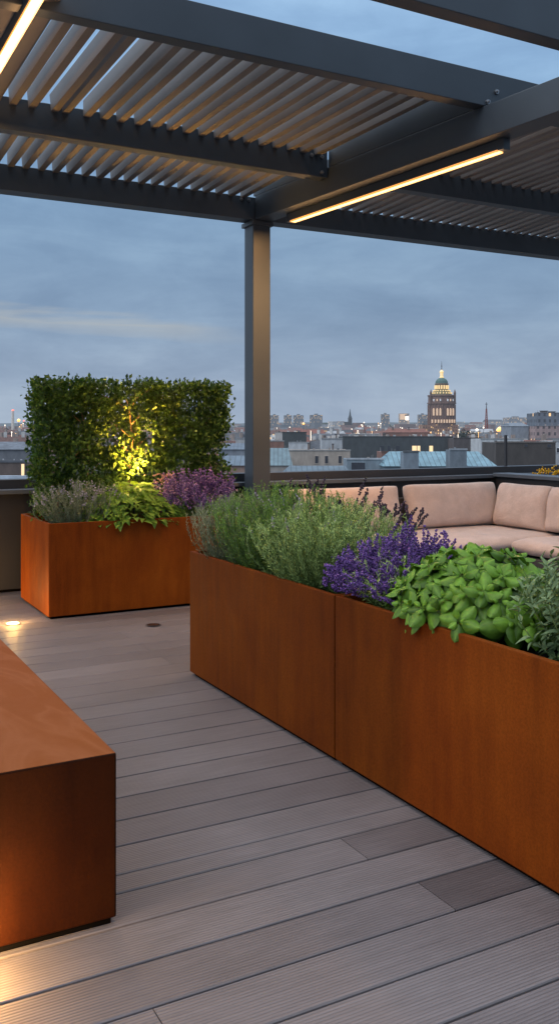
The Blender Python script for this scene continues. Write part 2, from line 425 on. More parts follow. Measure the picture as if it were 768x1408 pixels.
# layered overcast dusk: colour by height above the horizon
g = ramp(nt, mathn(nt, 'MAXIMUM', el, 0.0), [(0.0, (3.3, 4.1, 5.3)), (.05, (2.9, 3.8, 5.15)), (.13, (2.25, 3.3, 4.85)), (.24, (2.1, 3.35, 5.1)), (.36, (2.5, 4.1, 6.4)), (.46, (3.0, 4.8, 7.3)), (.6, (7.2, 8.9, 11.2)), (1.0, (10.6, 11.8, 13.4))]).outputs[0]
lay = noise_tex(nt, mapping(nt, tc, (1.5, 1.5, 7.5), (.3, .1, .2)), 2.6, 7, .58, .35)
lay2 = noise_tex(nt, mapping(nt, tc, (2.2, 2.2, 30), (5, 2, 1)), 1.7, 5, .55, .2)
wisp = noise_tex(nt, mapping(nt, tc, (3, 3, 6), (1, 7, 3)), 3.2, 8, .62, .5)
g = mix(nt, 1.0, g, ramp(nt, lay.outputs[0], [(.32, (.88, .895, .915)), (.5, (1, 1, 1)), (.68, (1.19, 1.16, 1.11))]).outputs[0], 'MULTIPLY')
g = mix(nt, 1.0, g, ramp(nt, wisp.outputs[0], [(.35, (.945, .95, .96)), (.65, (1.09, 1.08, 1.06))]).outputs[0], 'MULTIPLY')
# one long pale streak low over the left part of the view
dx = mathn(nt, 'SUBTRACT', el, mathn(nt, 'ADD', mathn(nt, 'SUBTRACT', .129, mathn(nt, 'MULTIPLY', sep.outputs[0], .070)), mathn(nt, 'MULTIPLY', mathn(nt, 'SUBTRACT', lay2.outputs[0]  , .5), .045)))
band = mathn(nt, 'SUBTRACT', 1.0, mathn(nt, 'MULTIPLY', mathn(nt, 'ABSOLUTE', dx), 75), True)
band = mathn(nt, 'MULTIPLY', band, ramp(nt, sep.outputs[0], [(.05, .35), (.2, 1), (.36, .75), (.47, 0)]).outputs[0])
band = mathn(nt, 'MULTIPLY', band, ramp(nt, lay2.outputs[0], [(.35, .35), (.6, 1)]).outputs[0])
g = mix(nt, mathn(nt, 'MULTIPLY', band, .75), g, (4.6, 4.75, 4.7))
# a little brighter on the side where the sun went down (behind the camera, left)
sd = nd(nt, 'ShaderNodeVectorMath', operation='DOT_PRODUCT'); lk(nt, tc, sd.inputs[0]); sd.inputs[1].default_value = (-.98, .05, .2)
west = ramp(nt, mathn(nt, 'ADD', mathn(nt, 'MULTIPLY', sd.outputs['Value'], .5), .5), [(.5, (1, 1, 1)), (1.0, (2.7, 2.3, 2.0))]).outputs[0]
g = mix(nt, 1.0, g, west, 'MULTIPLY')
sq = nd(nt, 'ShaderNodeVectorMath', operation='DOT_PRODUCT'); lk(nt, tc, sq.inputs[0]); sq.inputs[1].default_value = (.25, -.95, -.15)
g = mix(nt, 1.0, g, ramp(nt, mathn(nt, 'MAXIMUM', sq.outputs['Value'], 0.0), [(.15, (1, 1, 1)), (.65, (.30, .33, .38))]).outputs[0], 'MULTIPLY') if False else mix(nt, mathn(nt, 'MULTIPLY', ramp(nt, mathn(nt, 'MAXIMUM', sq.outputs['Value'], 0.0), [(.15, 0), (.6, 1)]).outputs[0], ramp(nt, el, [(.25, .35), (.55, 0)]).outputs[0]), g, (.7, .85, 1.15))
ns = nd(nt, 'ShaderNodeVectorMath', operation='SCALE'); lk(nt, sky.outputs[0], ns.inputs[0]); ns.inputs['Scale'].default_value = .12
g = mix(nt, 1.0, g, ns.outputs[0], 'ADD')
lk(nt, g, bg.inputs['Color']); bg.inputs['Strength'].default_value = .1

sd = bpy.data.lights.new('sun', 'SUN'); sd.energy = .45; sd.angle = R(40); sd.color = (1, .93, .86)
sun = bpy.data.objects.new('sun', sd); COL.objects.link(sun)
sun.rotation_euler = Vector((.72, .10, -.68)).to_track_quat('-Z', 'Y').to_euler()

# ------------------------------------------------------------------ deck (setting)
lines = [.33, .51, .69, .868, 1.045, 1.223, 1.40, 1.578, 1.755, 1.932, 2.106, 2.285, 2.449, 2.552, 2.725]
while lines[-1] < 7.3: lines.append(lines[-1] + .178)
lines = [-.9, -.72, -.54, -.36, -.19, -.02, .155] + lines
X0, X1, GAP = -3.2, 9.2, .0075
fixed = {1.755: [.72], 1.932: [1.585], 2.285: [1.54]}
V = []; F = []; T = []
rb = random.Random(3)
for i in range(len(lines) - 1):
    ya, yb = lines[i] + GAP / 2, lines[i + 1] - GAP / 2
    cuts = None
    for k, v in fixed.items():
        if abs(k - lines[i]) < .003: cuts = list(v)
    if cuts is None:
        cuts = [1.866] if (lines[i] > 4.5 and i % 2 == 0) else [rb.choice([-1.4, -.9, 2.6, 3.0, .05])]
    xs = [X0] + sorted(cuts + [cuts[-1] + 3.6, cuts[0] - 3.6]) + [X1]
    xs = [x for x in xs if X0 <= x <= X1]
    for a, b in zip(xs[:-1], xs[1:]):
        t = rb.uniform(.40, .85)
        if abs(lines[i] - 1.932) < .003 and a > 1: t = .12
        if abs(lines[i] - 2.285) < .003 and a > 1: t = .34
        o = len(V); xa, xb = a + .0015, b - .0015; r_ = .003; z0, z1 = -.022, 0.0
        pr = [(ya, z0), (ya, z1 - r_), (ya + r_ * .4, z1 - r_ * .4), (ya + r_, z1), (yb - r_, z1), (yb - r_ * .4, z1 - r_ * .4), (yb, z1 - r_), (yb, z0)]
        for y, z in pr: V.append((xa, y, z)); V.append((xb, y, z))
        for q in range(len(pr) - 1): F.append((o + 2 * q, o + 2 * q + 1, o + 2 * q + 3, o + 2 * q + 2))
        F.append(tuple(o + 2 * q for q in range(8))); F.append(tuple(o + 2 * q + 1 for q in range(8))[::-1])
        T += [t] * 16
me = bpy.data.meshes.new('deck'); me.from_pydata(V, [], F); me.update()
a = me.color_attributes.new('tint', 'FLOAT_COLOR', 'POINT')
a.data.foreach_set('color', np.stack([T, T, T, np.ones(len(T))], 1).reshape(-1))
tag(link('deck', me, M['deck']), kind='structure')
tag(MB().box(X0, X1, -1.0, 7.9, -.6, -.024).build('roof_slab', M['gap']), kind='structure')

# ------------------------------------------------------------------ parapet, right-hand trough wall
t = empty('parapet_wall', (3, 7.45, 0), 'low dark grey parapet wall with a metal top rail along the back edge of the terrace', 'parapet')
t.location = (0, 0, 0)
p = MB()
for k in range(9):
    x = X0 + k * 1.4
    p.box(x + .003, x + 1.397, 7.35, 7.50, .02, .775)
p.build('cladding', M['wall_panel'], t, .003)
MB().box(X0, X1, 7.372, 7.49, -.3, .77).build('core', M['gap'], t)
MB().box(X0, X1, 7.275, 7.415, .777, .812).build('ledge', M['ledge'], t, .004)
MB().box(X0, X1, 7.42, 7.56, .772, .885).build('top_rail', M['frame_dark'], t, .004)
pp = P(693, 640, 9.85); MB().box(pp[0] - .012, pp[0] + .012, 7.48, 7.504, .885, 1.22).build('rail_post', M['frame_dark'], t)

t = empty('trough_wall', (0, 0, 0), 'dark low wall with a metal cap behind the right side of the sofa', 'low wall')
MB().box(6.48, 6.60, 2.2, 7.26, 0, .79).build('wall', M['wall_panel'], t, .003)
MB().box(6.44, 6.66, 2.2, 7.268, .793, .830).build('cap', M['ledge'], t, .004)

# ------------------------------------------------------------------ pergola
t = empty('pergola', (3.63, 7.14, 0), 'anthracite steel pergola with louvred roof over the terrace', 'pergola')
t.location = (0, 0, 0)
PA = t
MB().box(3.555, 3.725, 7.055, 7.225, 0.0, 3.10).build('post', M['frame'], t, .006)
MB().box(3.535, 3.745, 7.035, 7.245, 3.060, 3.098).build('post_collar', M['frame'], t, .003)
MB().box(3.50, 3.78, 7.0, 7.28, 0.0, .012).build('base_plate', M['frame'], t, .002)
MY = R(5.4); mdir = np.array([math.sin(MY) * -1, math.cos(MY), 0])
def mx(y): return 3.55 + math.tan(MY) * (7.06 - y)
MWID = .17
def mcent(y, z): return np.array([mx(y) + MWID / 2, y, z])
MB().bar(mcent(1.0, 3.10), mcent(7.02, 3.10), MWID, .198).build('cross_beam', M['frame'], t, .004)
# D2 beams: (y front, width, z bottom, height)
BE = {'A': (4.37, .09, 3.285, .222), 'B': (5.97, .10, 3.215, .205), 'C': (7.045, .16, 3.105, .185), 'D': (3.45, .10, 3.29, .22)}
MB().box(-1.6, 9.0, 4.37, 4.46, 3.300, 3.515).build('beam', M['frame'], t, .004)
MB().box(-1.6, mx(6.02) - .002, 5.97, 6.07, 3.215, 3.425).build('beam', M['frame'], t, .004)
MB().box(mx(5.97) + MWID + .004, 9.0, 5.97, 6.07, 3.215, 3.425).build('beam', M['frame'], t, .004)
MB().box(-1.6, 9.0, 7.045, 7.205, 3.101, 3.295).build('beam', M['frame'], t, .004)
MB().box(-1.6, 9.0, 3.45, 3.55, 3.300, 3.52).build('beam', M['frame'], t, .004)
def roofz(y):
    return 3.345 - .055 * (y - 4.46)
def louvre(x0, x1, y0, y1, pitch, fan, name):
    mb = MB(); n = int((x1 - x0) / pitch)
    rr = random.Random(int(x0 * 100 + y0 * 10))
    for k in range(n + 1):
        x = x0 + k * pitch + rr.uniform(-.004, .004)
        f = fan(x)
        if name == 'louvre_panel' and 1.47 < x < 1.66 and y0 < 5: x += (.03 if x < 1.56 else -.02)
        xa = x + f * (7.06 - y0); xb = x + f * (7.06 - y1)
        lim0, lim1 = mx(y0), mx(y1)
        if xa > lim0 - .03 and xa < lim0 + MWID + .03: continue
        tw = .048; hh = .108
        za, zb = (3.375 + .045 * (5.97 - y0), 3.375) if y0 < 5 else (3.355, 3.278)
        tilt = rr.uniform(-.006, .006) - .006
        mb.quadbox([(xa - tw / 2, y0, za), (xa + tw / 2, y0, za), (xb + tw / 2, y1, zb), (xb - tw / 2, y1, zb),
                    (xa - tw / 2 + tilt, y0, za + hh), (xa + tw / 2 + tilt, y0, za + hh), (xb + tw / 2 + tilt, y1, zb + hh), (xb - tw / 2 + tilt, y1, zb + hh)])
    return mb.build(name, M['slat'], t, .002)
fanL = lambda x: max(0, min(1, (x - .6) / 2.9)) * math.tan(MY)
fanR = lambda x: math.tan(MY) * max(0, 1 - (x - 3.9) / 4)
louvre(-1.5, 3.54, 4.464, 5.966, .115, fanL, 'louvre_panel')
louvre(-1.5, 3.54, 6.074, 7.041, .115, fanL, 'louvre_panel')
louvre(3.85, 8.8, 4.464, 5.966, .115, fanR, 'louvre_panel')
louvre(3.78, 8.8, 6.074, 7.041, .115, fanR, 'louvre_panel')
for (ya, yb) in ((4.462, 5.968), (6.072, 7.043)):
    for off in (.010, MWID - .010):
        a_ = np.array([mx(ya) + off, ya, 3.302]); b_ = np.array([mx(yb) + off, yb, 3.302]); MB().bar(a_, b_, .018, .19 if ya < 5 else .13).build('edge_trim', M['frame'], t)
def bolt(p, ax):
    mb = MB(); ax = np.array(ax, float)
    mb.tube([np.array(p), np.array(p) + ax * .012], [.016, .016], 6)
    mb.tube([np.array(p) + ax * .012, np.array(p) + ax * .024], [.008, .006], 8)
    mb.build('bolt', M['steel'], t)
bolt((3.90, 4.370, 3.40), (0, -1, 0)); bolt((3.83, 4.370, 3.325), (0, -1, 0))
for q in (.06, .15): bolt((mx(5.97) - q, 5.97, 3.37), (0, -1, 0))
bolt((mx(5.97) - .06, 5.97, 3.25), (0, -1, 0))
for q in (.05, .12): bolt((mx(7.0) - q, 7.045, 3.265), (0, -1, 0))

def area(name, loc, sx, sy, power, col, rot, spread=None):
    l = bpy.data.lights.new(name, 'AREA'); l.shape = 'RECTANGLE'; l.size = sx; l.size_y = sy; l.energy = power; l.color = col
    if spread: l.spread = spread
    o = bpy.data.objects.new(name, l); COL.objects.link(o); o.location = loc; o.rotation_euler = rot; return o
WARM = (1, .53, .21)
def led(y0, x_y0, y1, x_y1, zb, label, power):
    mid = np.array([(x_y0 + x_y1) / 2, (y0 + y1) / 2, zb]); L = math.hypot(x_y1 - x_y0, y1 - y0); rz = math.atan2(-(x_y1 - x_y0), y1 - y0)
    th = empty('linear_light', mid, label, 'strip light', 'linear lights under the pergola', rz)
    h = MB(); hw = .030; H = .062
    h.box(-hw, -hw + .004, -L / 2, L / 2, 0, H); h.box(hw - .004, hw, -L / 2, L / 2, 0, H); h.box(-hw + .004, hw - .004, -L / 2, L / 2, .016, H)
    h.box(-hw, hw, -L / 2 - .05, -L / 2, -.006, H); h.box(-hw, hw, L / 2, L / 2 + .05, -.006, H)
    h.build('housing', M['frame'], th, .002)
    MB().box(-hw + .013, hw - .013, -L / 2 + .002, L / 2 - .002, -.010, .015).build('diffuser', M['led'], th)
    for sx in (-1, 1): MB().box(min(sx * (hw - .0045), sx * (hw - .0125)), max(sx * (hw - .0045), sx * (hw - .0125)), -L / 2 + .003, L / 2 - .003, -.0125, .014).build('halo_strip', M['led_halo'], th)  # thin glowing strips added to draw the amber halo along the diffuser
    a = area('strip_lamp', (0, 0, -.016), .04, L, power, WARM, (0, 0, 0)); a.parent = th
    if x_y0 > 3:   # added unseen spot: carries the strip's light to the post and the sofa
        l = bpy.data.lights.new('strip_side_fill', 'SPOT'); l.energy = 230; l.color = WARM; l.spot_size = R(70); l.spot_blend = 1; l.shadow_soft_size = .12
        o = bpy.data.objects.new('strip_side_fill', l); COL.objects.link(o); o.location = (x_y0 * .6 + x_y1 * .4, y0 * .6 + y1 * .4, zb - .06)
        o.rotation_euler = Vector((-.09, .75, -.60)).to_track_quat('-Z', 'Y').to_euler()
    if x_y0 < 3:
        for sx in (-1, 1):
            MB().quadbox([(sx * .034, -L / 2, .05), (sx * .15, -L / 2, .085), (sx * .15, L / 2, .085), (sx * .034, L / 2, .05), (sx * .034, -L / 2, .062), (sx * .15, -L / 2, .097), (sx * .15, L / 2, .097), (sx * .034, L / 2, .062)][::1]).build('mounting_board', M['slat'], th)
    a = area('wash_fill', (0, 0, -.035), .05, L, 5.0 if x_y0 < 3 else 3.5, WARM, (math.pi, 0, 0)); a.parent = th  # added unseen lamp facing up, spreads the strip's glow over the surfaces above
    return th
led(4.36, 3.93, 6.68, 3.735, 3.037, 'glowing warm strip light under the cross beam right of the post', 52)
led(3.9, 1.012, 5.93, 1.018, 3.275, 'glowing warm strip light beneath the louvres in the top left corner', 28)

# ------------------------------------------------------------------ recessed deck lights
def deck_light(x, y, on, label, power=0.0):
    th = empty('recessed_light', (x, y, 0), label, 'deck light', 'recessed lights in the deck')
    MB().lathe([(.040, .0015), (.046, .0015), (.050, .004), (.050, .005), (.040, .005)], 24).build('trim_ring', M['steel'] if on else M['frame_dark'], th)
    MB().lathe([(.0395, .001), (.0395, .006), (.02, .0075)], 24).build('lens', M['lens_on'] if on else M['lens_off'], th)
    if power:
        l = bpy.data.lights.new('deck_lamp', 'POINT'); l.energy = power; l.color = (1, .55, .17); l.shadow_soft_size = .03
        o = bpy.data.objects.new('deck_lamp', l); COL.objects.link(o); o.parent = th; o.location = (0, 0, .07)
deck_light(1.317, 6.14, True, 'lit round deck light just left of the far planter', 5)
deck_light(1.16, 6.86, True, 'lit round deck light close to the parapet beyond the left edge', 10)
deck_light(2.118, 5.657, False, 'unlit dark round deck light in front of the far planter')
deck_light(.30, 2.20, True, 'lit round deck light in front of the bench', 24)

# ------------------------------------------------------------------ bench
t = empty('bench', (.47, 3.2, 0), 'solid box bench of rusty weathering steel with a smooth water-marked top at the left', 'bench')
t.location = (0, 0, 0)
MB().box(.12, .760, 2.30, 4.05, .018, .449).build('body', M['corten_bench_shaded'], t, .006, seg=3)
MB().box(.14, .748, 2.312, 4.03, 0, .0175).build('plinth', M['gap'], t)

# ------------------------------------------------------------------ planters
def planter(x0, x1, y0, y1, label, z=.65, soil=.575, mat='corten'):
    th = empty('planter', ((x0 + x1) / 2, (y0 + y1) / 2, 0), label, 'planter', 'rusty steel planters')
    cx, cy = (x0 + x1) / 2, (y0 + y1) / 2; a, b = (x1 - x0) / 2, (y1 - y0) / 2; q = .022
    mb = MB(); v = mb.v; zb = .018
    for (da, db, zz) in ((a, b, zb), (a, b, z), (a - q, b - q, z), (a - q, b - q, soil - .1)):
        v += [(-da, -db, zz), (da, -db, zz), (da, db, zz), (-da, db, zz)]
    for r_ in range(3):
        for k in range(4): mb.f.append((r_ * 4 + k, r_ * 4 + (k + 1) % 4, r_ * 4 + 4 + (k + 1) % 4, r_ * 4 + 4 + k))
    mb.f.append((3, 2, 1, 0))
    mb.build('shell', M[mat], th, .0035)
    MB().box(-a + .02, a - .02, -b + .02, b - .02, 0, zb).build('plinth', M['gap'], th)
    # lumpy soil
    s = MB(); n = 24
    for i in range(n + 1):
        for j in range(n + 1):
            x = -a + q + (2 * a - 2 * q) * i / n; y = -b + q + (2 * b - 2 * q) * j / n
            s.v.append((x, y, soil + .025 * noise.noise((x * 9 + x0, y * 9, 1.3))))
    for i in range(n):
        for j in range(n): k = i * (n + 1) + j; s.f.append((k, k + n + 1, k + n + 2, k + 1))
    s.build('soil', M['soil'], th, smooth=True)
    return th
NX0, NX1 = 1.865, 2.47
planter(NX0, NX1, 3.005, 4.44, 'rusty steel planter of rosemary, second along the row from the camera')
planter(NX0, NX1, 1.56, 2.998, 'rusty steel planter of basil and purple lavender nearest the camera')
planter(1.556, 3.22, 6.15, 6.98, 'rusty steel planter carrying the clipped hedge at the back', mat='corten_far_lit')

# ------------------------------------------------------------------ plants
def needle_shrub(th, pts, per, nlen, nwid, mat, q0=.12, ang=.75, tint_fn=None, name='foliage'):
    n = len(pts)
    q = rng.uniform(q0, 1.0, (n, per)); pos, tan = along(pts, q)
    pos = pos.reshape(-1, 3); tan = tan.reshape(-1, 3)
    rd = rand_dirs(len(pos)); rd = norm(rd - tan * np.sum(rd * tan, 1, keepdims=True))
    d = norm(tan * math.cos(ang) + rd * math.sin(ang) + rng.normal(size=pos.shape) * .12)
    fr = frames(d, tan, rng.uniform(-.6, .6, len(pos)))
    taper = (1.05 - .45 * q.reshape(-1))
    L = nlen * rng.uniform(.7, 1.15, len(pos)) * taper
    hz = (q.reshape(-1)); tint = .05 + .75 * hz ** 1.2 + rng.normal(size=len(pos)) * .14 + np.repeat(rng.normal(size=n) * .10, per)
    return scatter(name, *NEEDLE, pos, fr, np.stack([np.full(len(pos), nwid), L, L], 1), mat, th, tint)
def spikes(th, pts, q0, rows, per, size, mat, name='flowers', rad=.008, sel=None):
    n = len(pts); k = rows * per
    q = np.repeat(np.linspace(q0, 1.0, rows)[None], n, 0); q = np.repeat(q, per, 1)
    pos, tan = along(pts, q); sh = pos.shape; pos = pos.reshape(-1, 3); tan = tan.reshape(-1, 3)
    rd = rand_dirs(len(pos)); rd = norm(rd - tan * np.sum(rd * tan, 1, keepdims=True))
    r_ = rad * np.tile(np.repeat(np.sin(np.linspace(.5, 2.9, rows)), per), n)[:, None]
    pos = pos + rd * r_ * rng.uniform(.5, 1.3, (len(pos), 1)) + tan * rng.normal(size=(len(pos), 1)) * .002
    fr = frames(norm(rd + tan * .6), tan)
    sc = size * rng.uniform(.6, 1.25, len(pos))
    tint = rng.uniform(0, 1, len(pos)) * .8 + np.repeat(rng.uniform(-.1, .25, n), k)
    return scatter(name, *OCTA, pos, fr, np.stack([sc, sc * 1.4, sc], 1), mat, th, tint)
def plant(name, label, cat, loc, group=None):
    return empty(name, (0, 0, 0), label, cat, group)

# --- near row
# grey lavender at the far end
th = plant('lavender_bush', 'grey green feathery bush at the far end of the herb row', 'herb', None)
pts = stem_curves(240, (2.09, 4.24, .57), (.22, .19), .14, .40, .75, lenvar=.12)
stems_mesh('stems', pts, .0016, M['stem_grey'], th)
needle_shrub(th, pts, 80, .026, .0030, M['grey_green'])
# green rosemary
th = plant('rosemary_bush', 'green upright rosemary bush between the two paler bushes', 'herb', None)
pts = stem_curves(360, (2.16, 3.92, .57), (.30, .32), .20, .46, .7, lenvar=.12)
stems_mesh('stems', pts, .002, M['stem_green'], th)
needle_shrub(th, pts, 95, .026, .0034, M['rosemary'])
# pale green lavender foliage in front
th = plant('lavender_bush', 'pale green lavender bush with thin upright shoots beside the planter seam', 'herb', None)
pts = stem_curves(340, (2.11, 3.42, .57), (.26, .27), .15, .42, .85, lenvar=.15)
stems_mesh('stems', pts, .0018, M['stem_green'], th)
needle_shrub(th, pts, 85, .028, .0032, M['lav_green'])
p2 = stem_curves(16, (2.1, 3.7, .6), (.22, .30), .1, .42, .9)
spikes(th, p2, .82, 7, 4, .0065, M['lilac'], 'flowers', .006)
stems_mesh('flower_stems', p2, .0012, M['stem_green'], th)
# dry lavender heads standing at the back
th = plant('dry_lavender', 'dark dry lavender flower heads on thin stalks in front of the sofa', 'herb', None)
p2 = stem_curves(54, (2.36, 3.78, .57), (.12, .55), .45, .48, .5, lenvar=.2)
stems_mesh('stems', p2, .0013, M['stem_grey'], th)
spikes(th, p2, .86, 8, 5, .0085, M['seedhead'], 'flowers', .007)
needle_shrub(th, p2, 20, .02, .0028, M['lav_green'], .2)
# purple lavender
th = plant('purple_lavender', 'dense purple flowering lavender beside the basil', 'flowers', None)
p1 = stem_curves(120, (2.16, 2.87, .57), (.20, .20), .10, .25, 1.0)
needle_shrub(th, p1, 60, .03, .0034, M['lav_green'])
p2 = stem_curves(430, (2.15, 2.90, .57), (.25, .27), .12, .34, .95, droop=.32, lenvar=.35)
stems_mesh('stems', p2, .0014, M['stem_green'], th)
spikes(th, p2, .70, 10, 6, .0072, M['purple'], 'flowers', .0075)
# basil
def basil(th, n, c, sp, H, mat, size):
    LV = leaf_grid(8, 6, -.48, .32, pucker=.012, rnd=True)
    tops = []
    pos = []; dirs = []; up = []; scl = []; tint = []; st = []
    tries = 0
    while len(tops) < n and tries < 4000:
        tries += 1
        a, r_ = rng.uniform(0, 2 * math.pi), math.sqrt(rng.uniform(0, 1))
        o = np.array([math.cos(a) * r_, math.sin(a) * r_, 0])
        tp = np.array(c) + o * np.array([sp[0], sp[1], 0]); tp[2] = c[2] + H * (1 - .55 * r_ ** 2.4) * rng.uniform(.86, 1.08)
        if any(np.linalg.norm(tp - q) < .056 for q in tops): continue
        tops.append(tp)
        bs = np.array(c) + o * np.array([sp[0], sp[1], 0]) * .45
        ax = norm((tp - bs + o * .10 * r_)[None])[0]
        st.append(np.stack([bs + (tp - bs) * q + o * .02 * math.sin(q * 3) for q in np.linspace(0, 1, 6)]))
        a0 = rng.uniform(0, math.pi)
        # whorls downwards: (distance below tip, leaf length, pitch)
        for lv, (dz, ln, pitch, cnt) in enumerate(((.0, .028, .95, 3), (.008, .062, .45, 4), (.035, .088, .10, 2), (.038, .084, .0, 2), (.075, .082, -.25, 2), (.12, .07, -.4, 2))):
            for k in range(cnt):
                aa = a0 + lv * math.pi / 2 + k * 2 * math.pi / cnt + rng.normal() * .22
                e1 = norm(np.cross(ax, [.3, .9, .1])[None])[0]; e2 = np.cross(ax, e1)
                hd = e1 * math.cos(aa) + e2 * math.sin(aa); pt = pitch + rng.normal() * .16
                d = hd * math.cos(pt) + ax * math.sin(pt)
                pos.append(tp - ax * dz + hd * .006); dirs.append(d); up.append(ax)
                scl.append(ln * size * rng.uniform(.78, 1.15)); tint.append(.70 - dz * 7.0 + rng.normal() * .14 + (.12 if lv == 0 else 0) - .15 * r_ * (dz > .06))  # tint darkens below each tip: shade between whorls painted in
    pos = np.array(pos); fr = frames(np.array(dirs), np.array(up), rng.normal(size=len(pos)) * .25); s = np.array(scl)
    scatter('foliage', *LV, pos, fr, np.stack([s * .80, s, s], 1), mat, th, np.array(tint), True, [(.22 if j == 3 else -.05 * abs(j - 3) + .04) for i in range(9) for j in range(7)])
    stems_mesh('stems', np.array(st), .0035, M['stem_green'], th)
th = plant('basil_plant', 'bushy bright green basil with big glossy leaves overhanging the planter rim', 'basil', None)
basil(th, 76, (2.12, 2.46, .56), (.28, .41), .30, M['basil'], 1.0)
# sage
th = plant('sage_plant', 'grey green sage with narrow leaves in the right corner', 'sage', None)
pts = stem_curves(95, (2.18, 1.87, .56), (.22, .24), .14, .42, .85)
stems_mesh('stems', pts, .0022, M['stem_green'], th)
q = rng.uniform(.15, 1.0, (95, 26)); pos, tan = along(pts, q); pos = pos.reshape(-1, 3); tan = tan.reshape(-1, 3)
rd = rand_dirs(len(pos)); rd = norm(rd - tan * np.sum(rd * tan, 1, keepdims=True))
d = norm(tan * (.5 + .6 * (q.reshape(-1, 1) > .9)) + rd); L = .058 * rng.uniform(.55, 1.15, len(pos)) * (1.1 - .5 * q.reshape(-1))
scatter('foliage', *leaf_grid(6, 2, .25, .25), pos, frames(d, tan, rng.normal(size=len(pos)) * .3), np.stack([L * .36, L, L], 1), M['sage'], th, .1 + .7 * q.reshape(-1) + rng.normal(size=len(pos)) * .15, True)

# --- far planter
# clipped hedge
th = plant('hedge', 'clipped leafy hedge panel lit from below in the far planter', 'hedge', None)
HX0, HX1, HY0, HY1, HZ0, HZ1 = 1.58, 3.12, 6.56, 6.88, .66, 1.645
N = 60000
u = rng.uniform(0, 1, (N, 3))
pos = np.stack([HX0 + u[:, 0] * (HX1 - HX0), HY0 + u[:, 1] * (HY1 - HY0), HZ0 + u[:, 2] * (HZ1 - HZ0)], 1)
den = np.array([noise.noise(Vector((p_[0] * 7, p_[1] * 7, p_[2] * 7))) + .6 * noise.noise(Vector((p_[0] * 16, p_[1] * 16 + 9, p_[2] * 16))) for p_ in pos])
shell = np.minimum(np.minimum(u[:, 0], 1 - u[:, 0]) * 1.62, np.minimum(np.minimum(u[:, 1], 1 - u[:, 1]) * .32, np.minimum(u[:, 2] + .2, 1 - u[:, 2]) * .98))
keep = (den > -.25 + .3 * (shell > .07) + .25 * (u[:, 2] < .22)) 
# thinner around the lit stem
cx = np.abs(pos[:, 0] - 2.33); thin = (cx < .26) & (pos[:, 2] > .72) & (pos[:, 2] < 1.5) & (pos[:, 1] < 6.72) & (rng.uniform(size=N) < .45)
keep &= ~thin
pos = pos[keep]; den = den[keep]
pos += rng.normal(size=pos.shape) * .018
d = norm(rand_dirs(len(pos)) + np.array([0, -.15, .45]))
sc = .038 * rng.uniform(.6, 1.25, len(pos))
scatter('foliage', *LEAF4, pos, frames(d, rand_dirs(len(pos))), np.stack([sc * .62, sc, sc], 1), M['hedge'], th, np.clip(.45 + den * .5 + rng.normal(size=len(pos)) * .2, 0, 1))
def branchy(x, y, h, r0, seed, nb=10, yel=None):
    rb_ = random.Random(seed); mb = MB(); ps = [np.array([x, y, .56])]
    for k in range(9): ps.append(ps[-1] + np.array([rb_.uniform(-.022, .022), rb_.uniform(-.015, .015), h / 9]))
    mb.tube(ps, [r0 * (1 - .075 * i) for i in range(10)], 7)
    for k in range(nb):
        i = rb_.randint(2, 9); s_ = ps[i]; a = rb_.uniform(0, 6.28); L = rb_.uniform(.10, .26)
        e = s_ + np.array([math.cos(a) * L, math.sin(a) * L * .45, L * rb_.uniform(.3, .9)])
        m_ = (s_ + e) / 2 + np.array([rb_.uniform(-.02, .02), 0, .02]); mb.tube([s_, m_, e], [r0 * .4, r0 * .28, r0 * .12], 5)
    return mb
branchy(2.33, 6.70, .98, .013, 4, 22).build('trunk', M['bark'], th, smooth=True)
branchy(2.02, 6.72, .85, .010, 8, 10).build('trunk', M['bark'], th, smooth=True)
branchy(1.75, 6.70, .90, .010, 5, 10).build('trunk', M['bark'], th, smooth=True)
branchy(2.72, 6.72, .90, .010, 6, 10).build('trunk', M['bark'], th, smooth=True)
branchy(3.02, 6.72, .85, .010, 7, 8).build('trunk', M['bark'], th, smooth=True)
# grey bush with lilac tips
th = plant('grey_lavender_bush', 'round silvery bush with tiny pale lilac flowers in front of the hedge', 'flowers', None)
pts = stem_curves(220, (1.83, 6.36, .57), (.28, .18), .14, .36, .8)
stems_mesh('stems', pts, .002, M['stem_grey'], th)
needle_shrub(th, pts, 48, .024, .0042, M['grey_green'])
spikes(th, pts[::4], .90, 3, 4, .009, M['lilac'], 'flowers', .010)
# broad light-green plant
th = plant('broad_leaf_plant', 'low mound of bright green heart-shaped leaves glowing in the uplight', 'plant', None)
N = 760; a = rng.uniform(0, 2 * math.pi, N); r_ = np.sqrt(rng.uniform(0, 1, N)); hgt = (1 - r_ ** 2.2)
o = np.stack([np.cos(a) * r_, np.sin(a) * r_], 1)
pos = np.stack([2.20 + o[:, 0] * .40, 6.35 + o[:, 1] * .22, .62 + hgt * .27 * rng.uniform(.6, 1.05, N)], 1)
d = np.stack([o[:, 0] * 1.0 + rng.normal(size=N) * .3, o[:, 1] - .35 + rng.normal(size=N) * .3, -.05 + rng.normal(size=N) * .25], 1)
sc = .066 * rng.uniform(.6, 1.15, N)
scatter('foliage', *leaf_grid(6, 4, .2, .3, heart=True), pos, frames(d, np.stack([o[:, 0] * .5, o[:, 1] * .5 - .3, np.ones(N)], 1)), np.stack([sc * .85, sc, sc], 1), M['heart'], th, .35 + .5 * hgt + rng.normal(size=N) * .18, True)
pp2 = stem_curves(60, (2.20, 6.36, .57), (.3, .2), .12, .2, 1.0); stems_mesh('stems', pp2, .002, M['stem_green'], th)
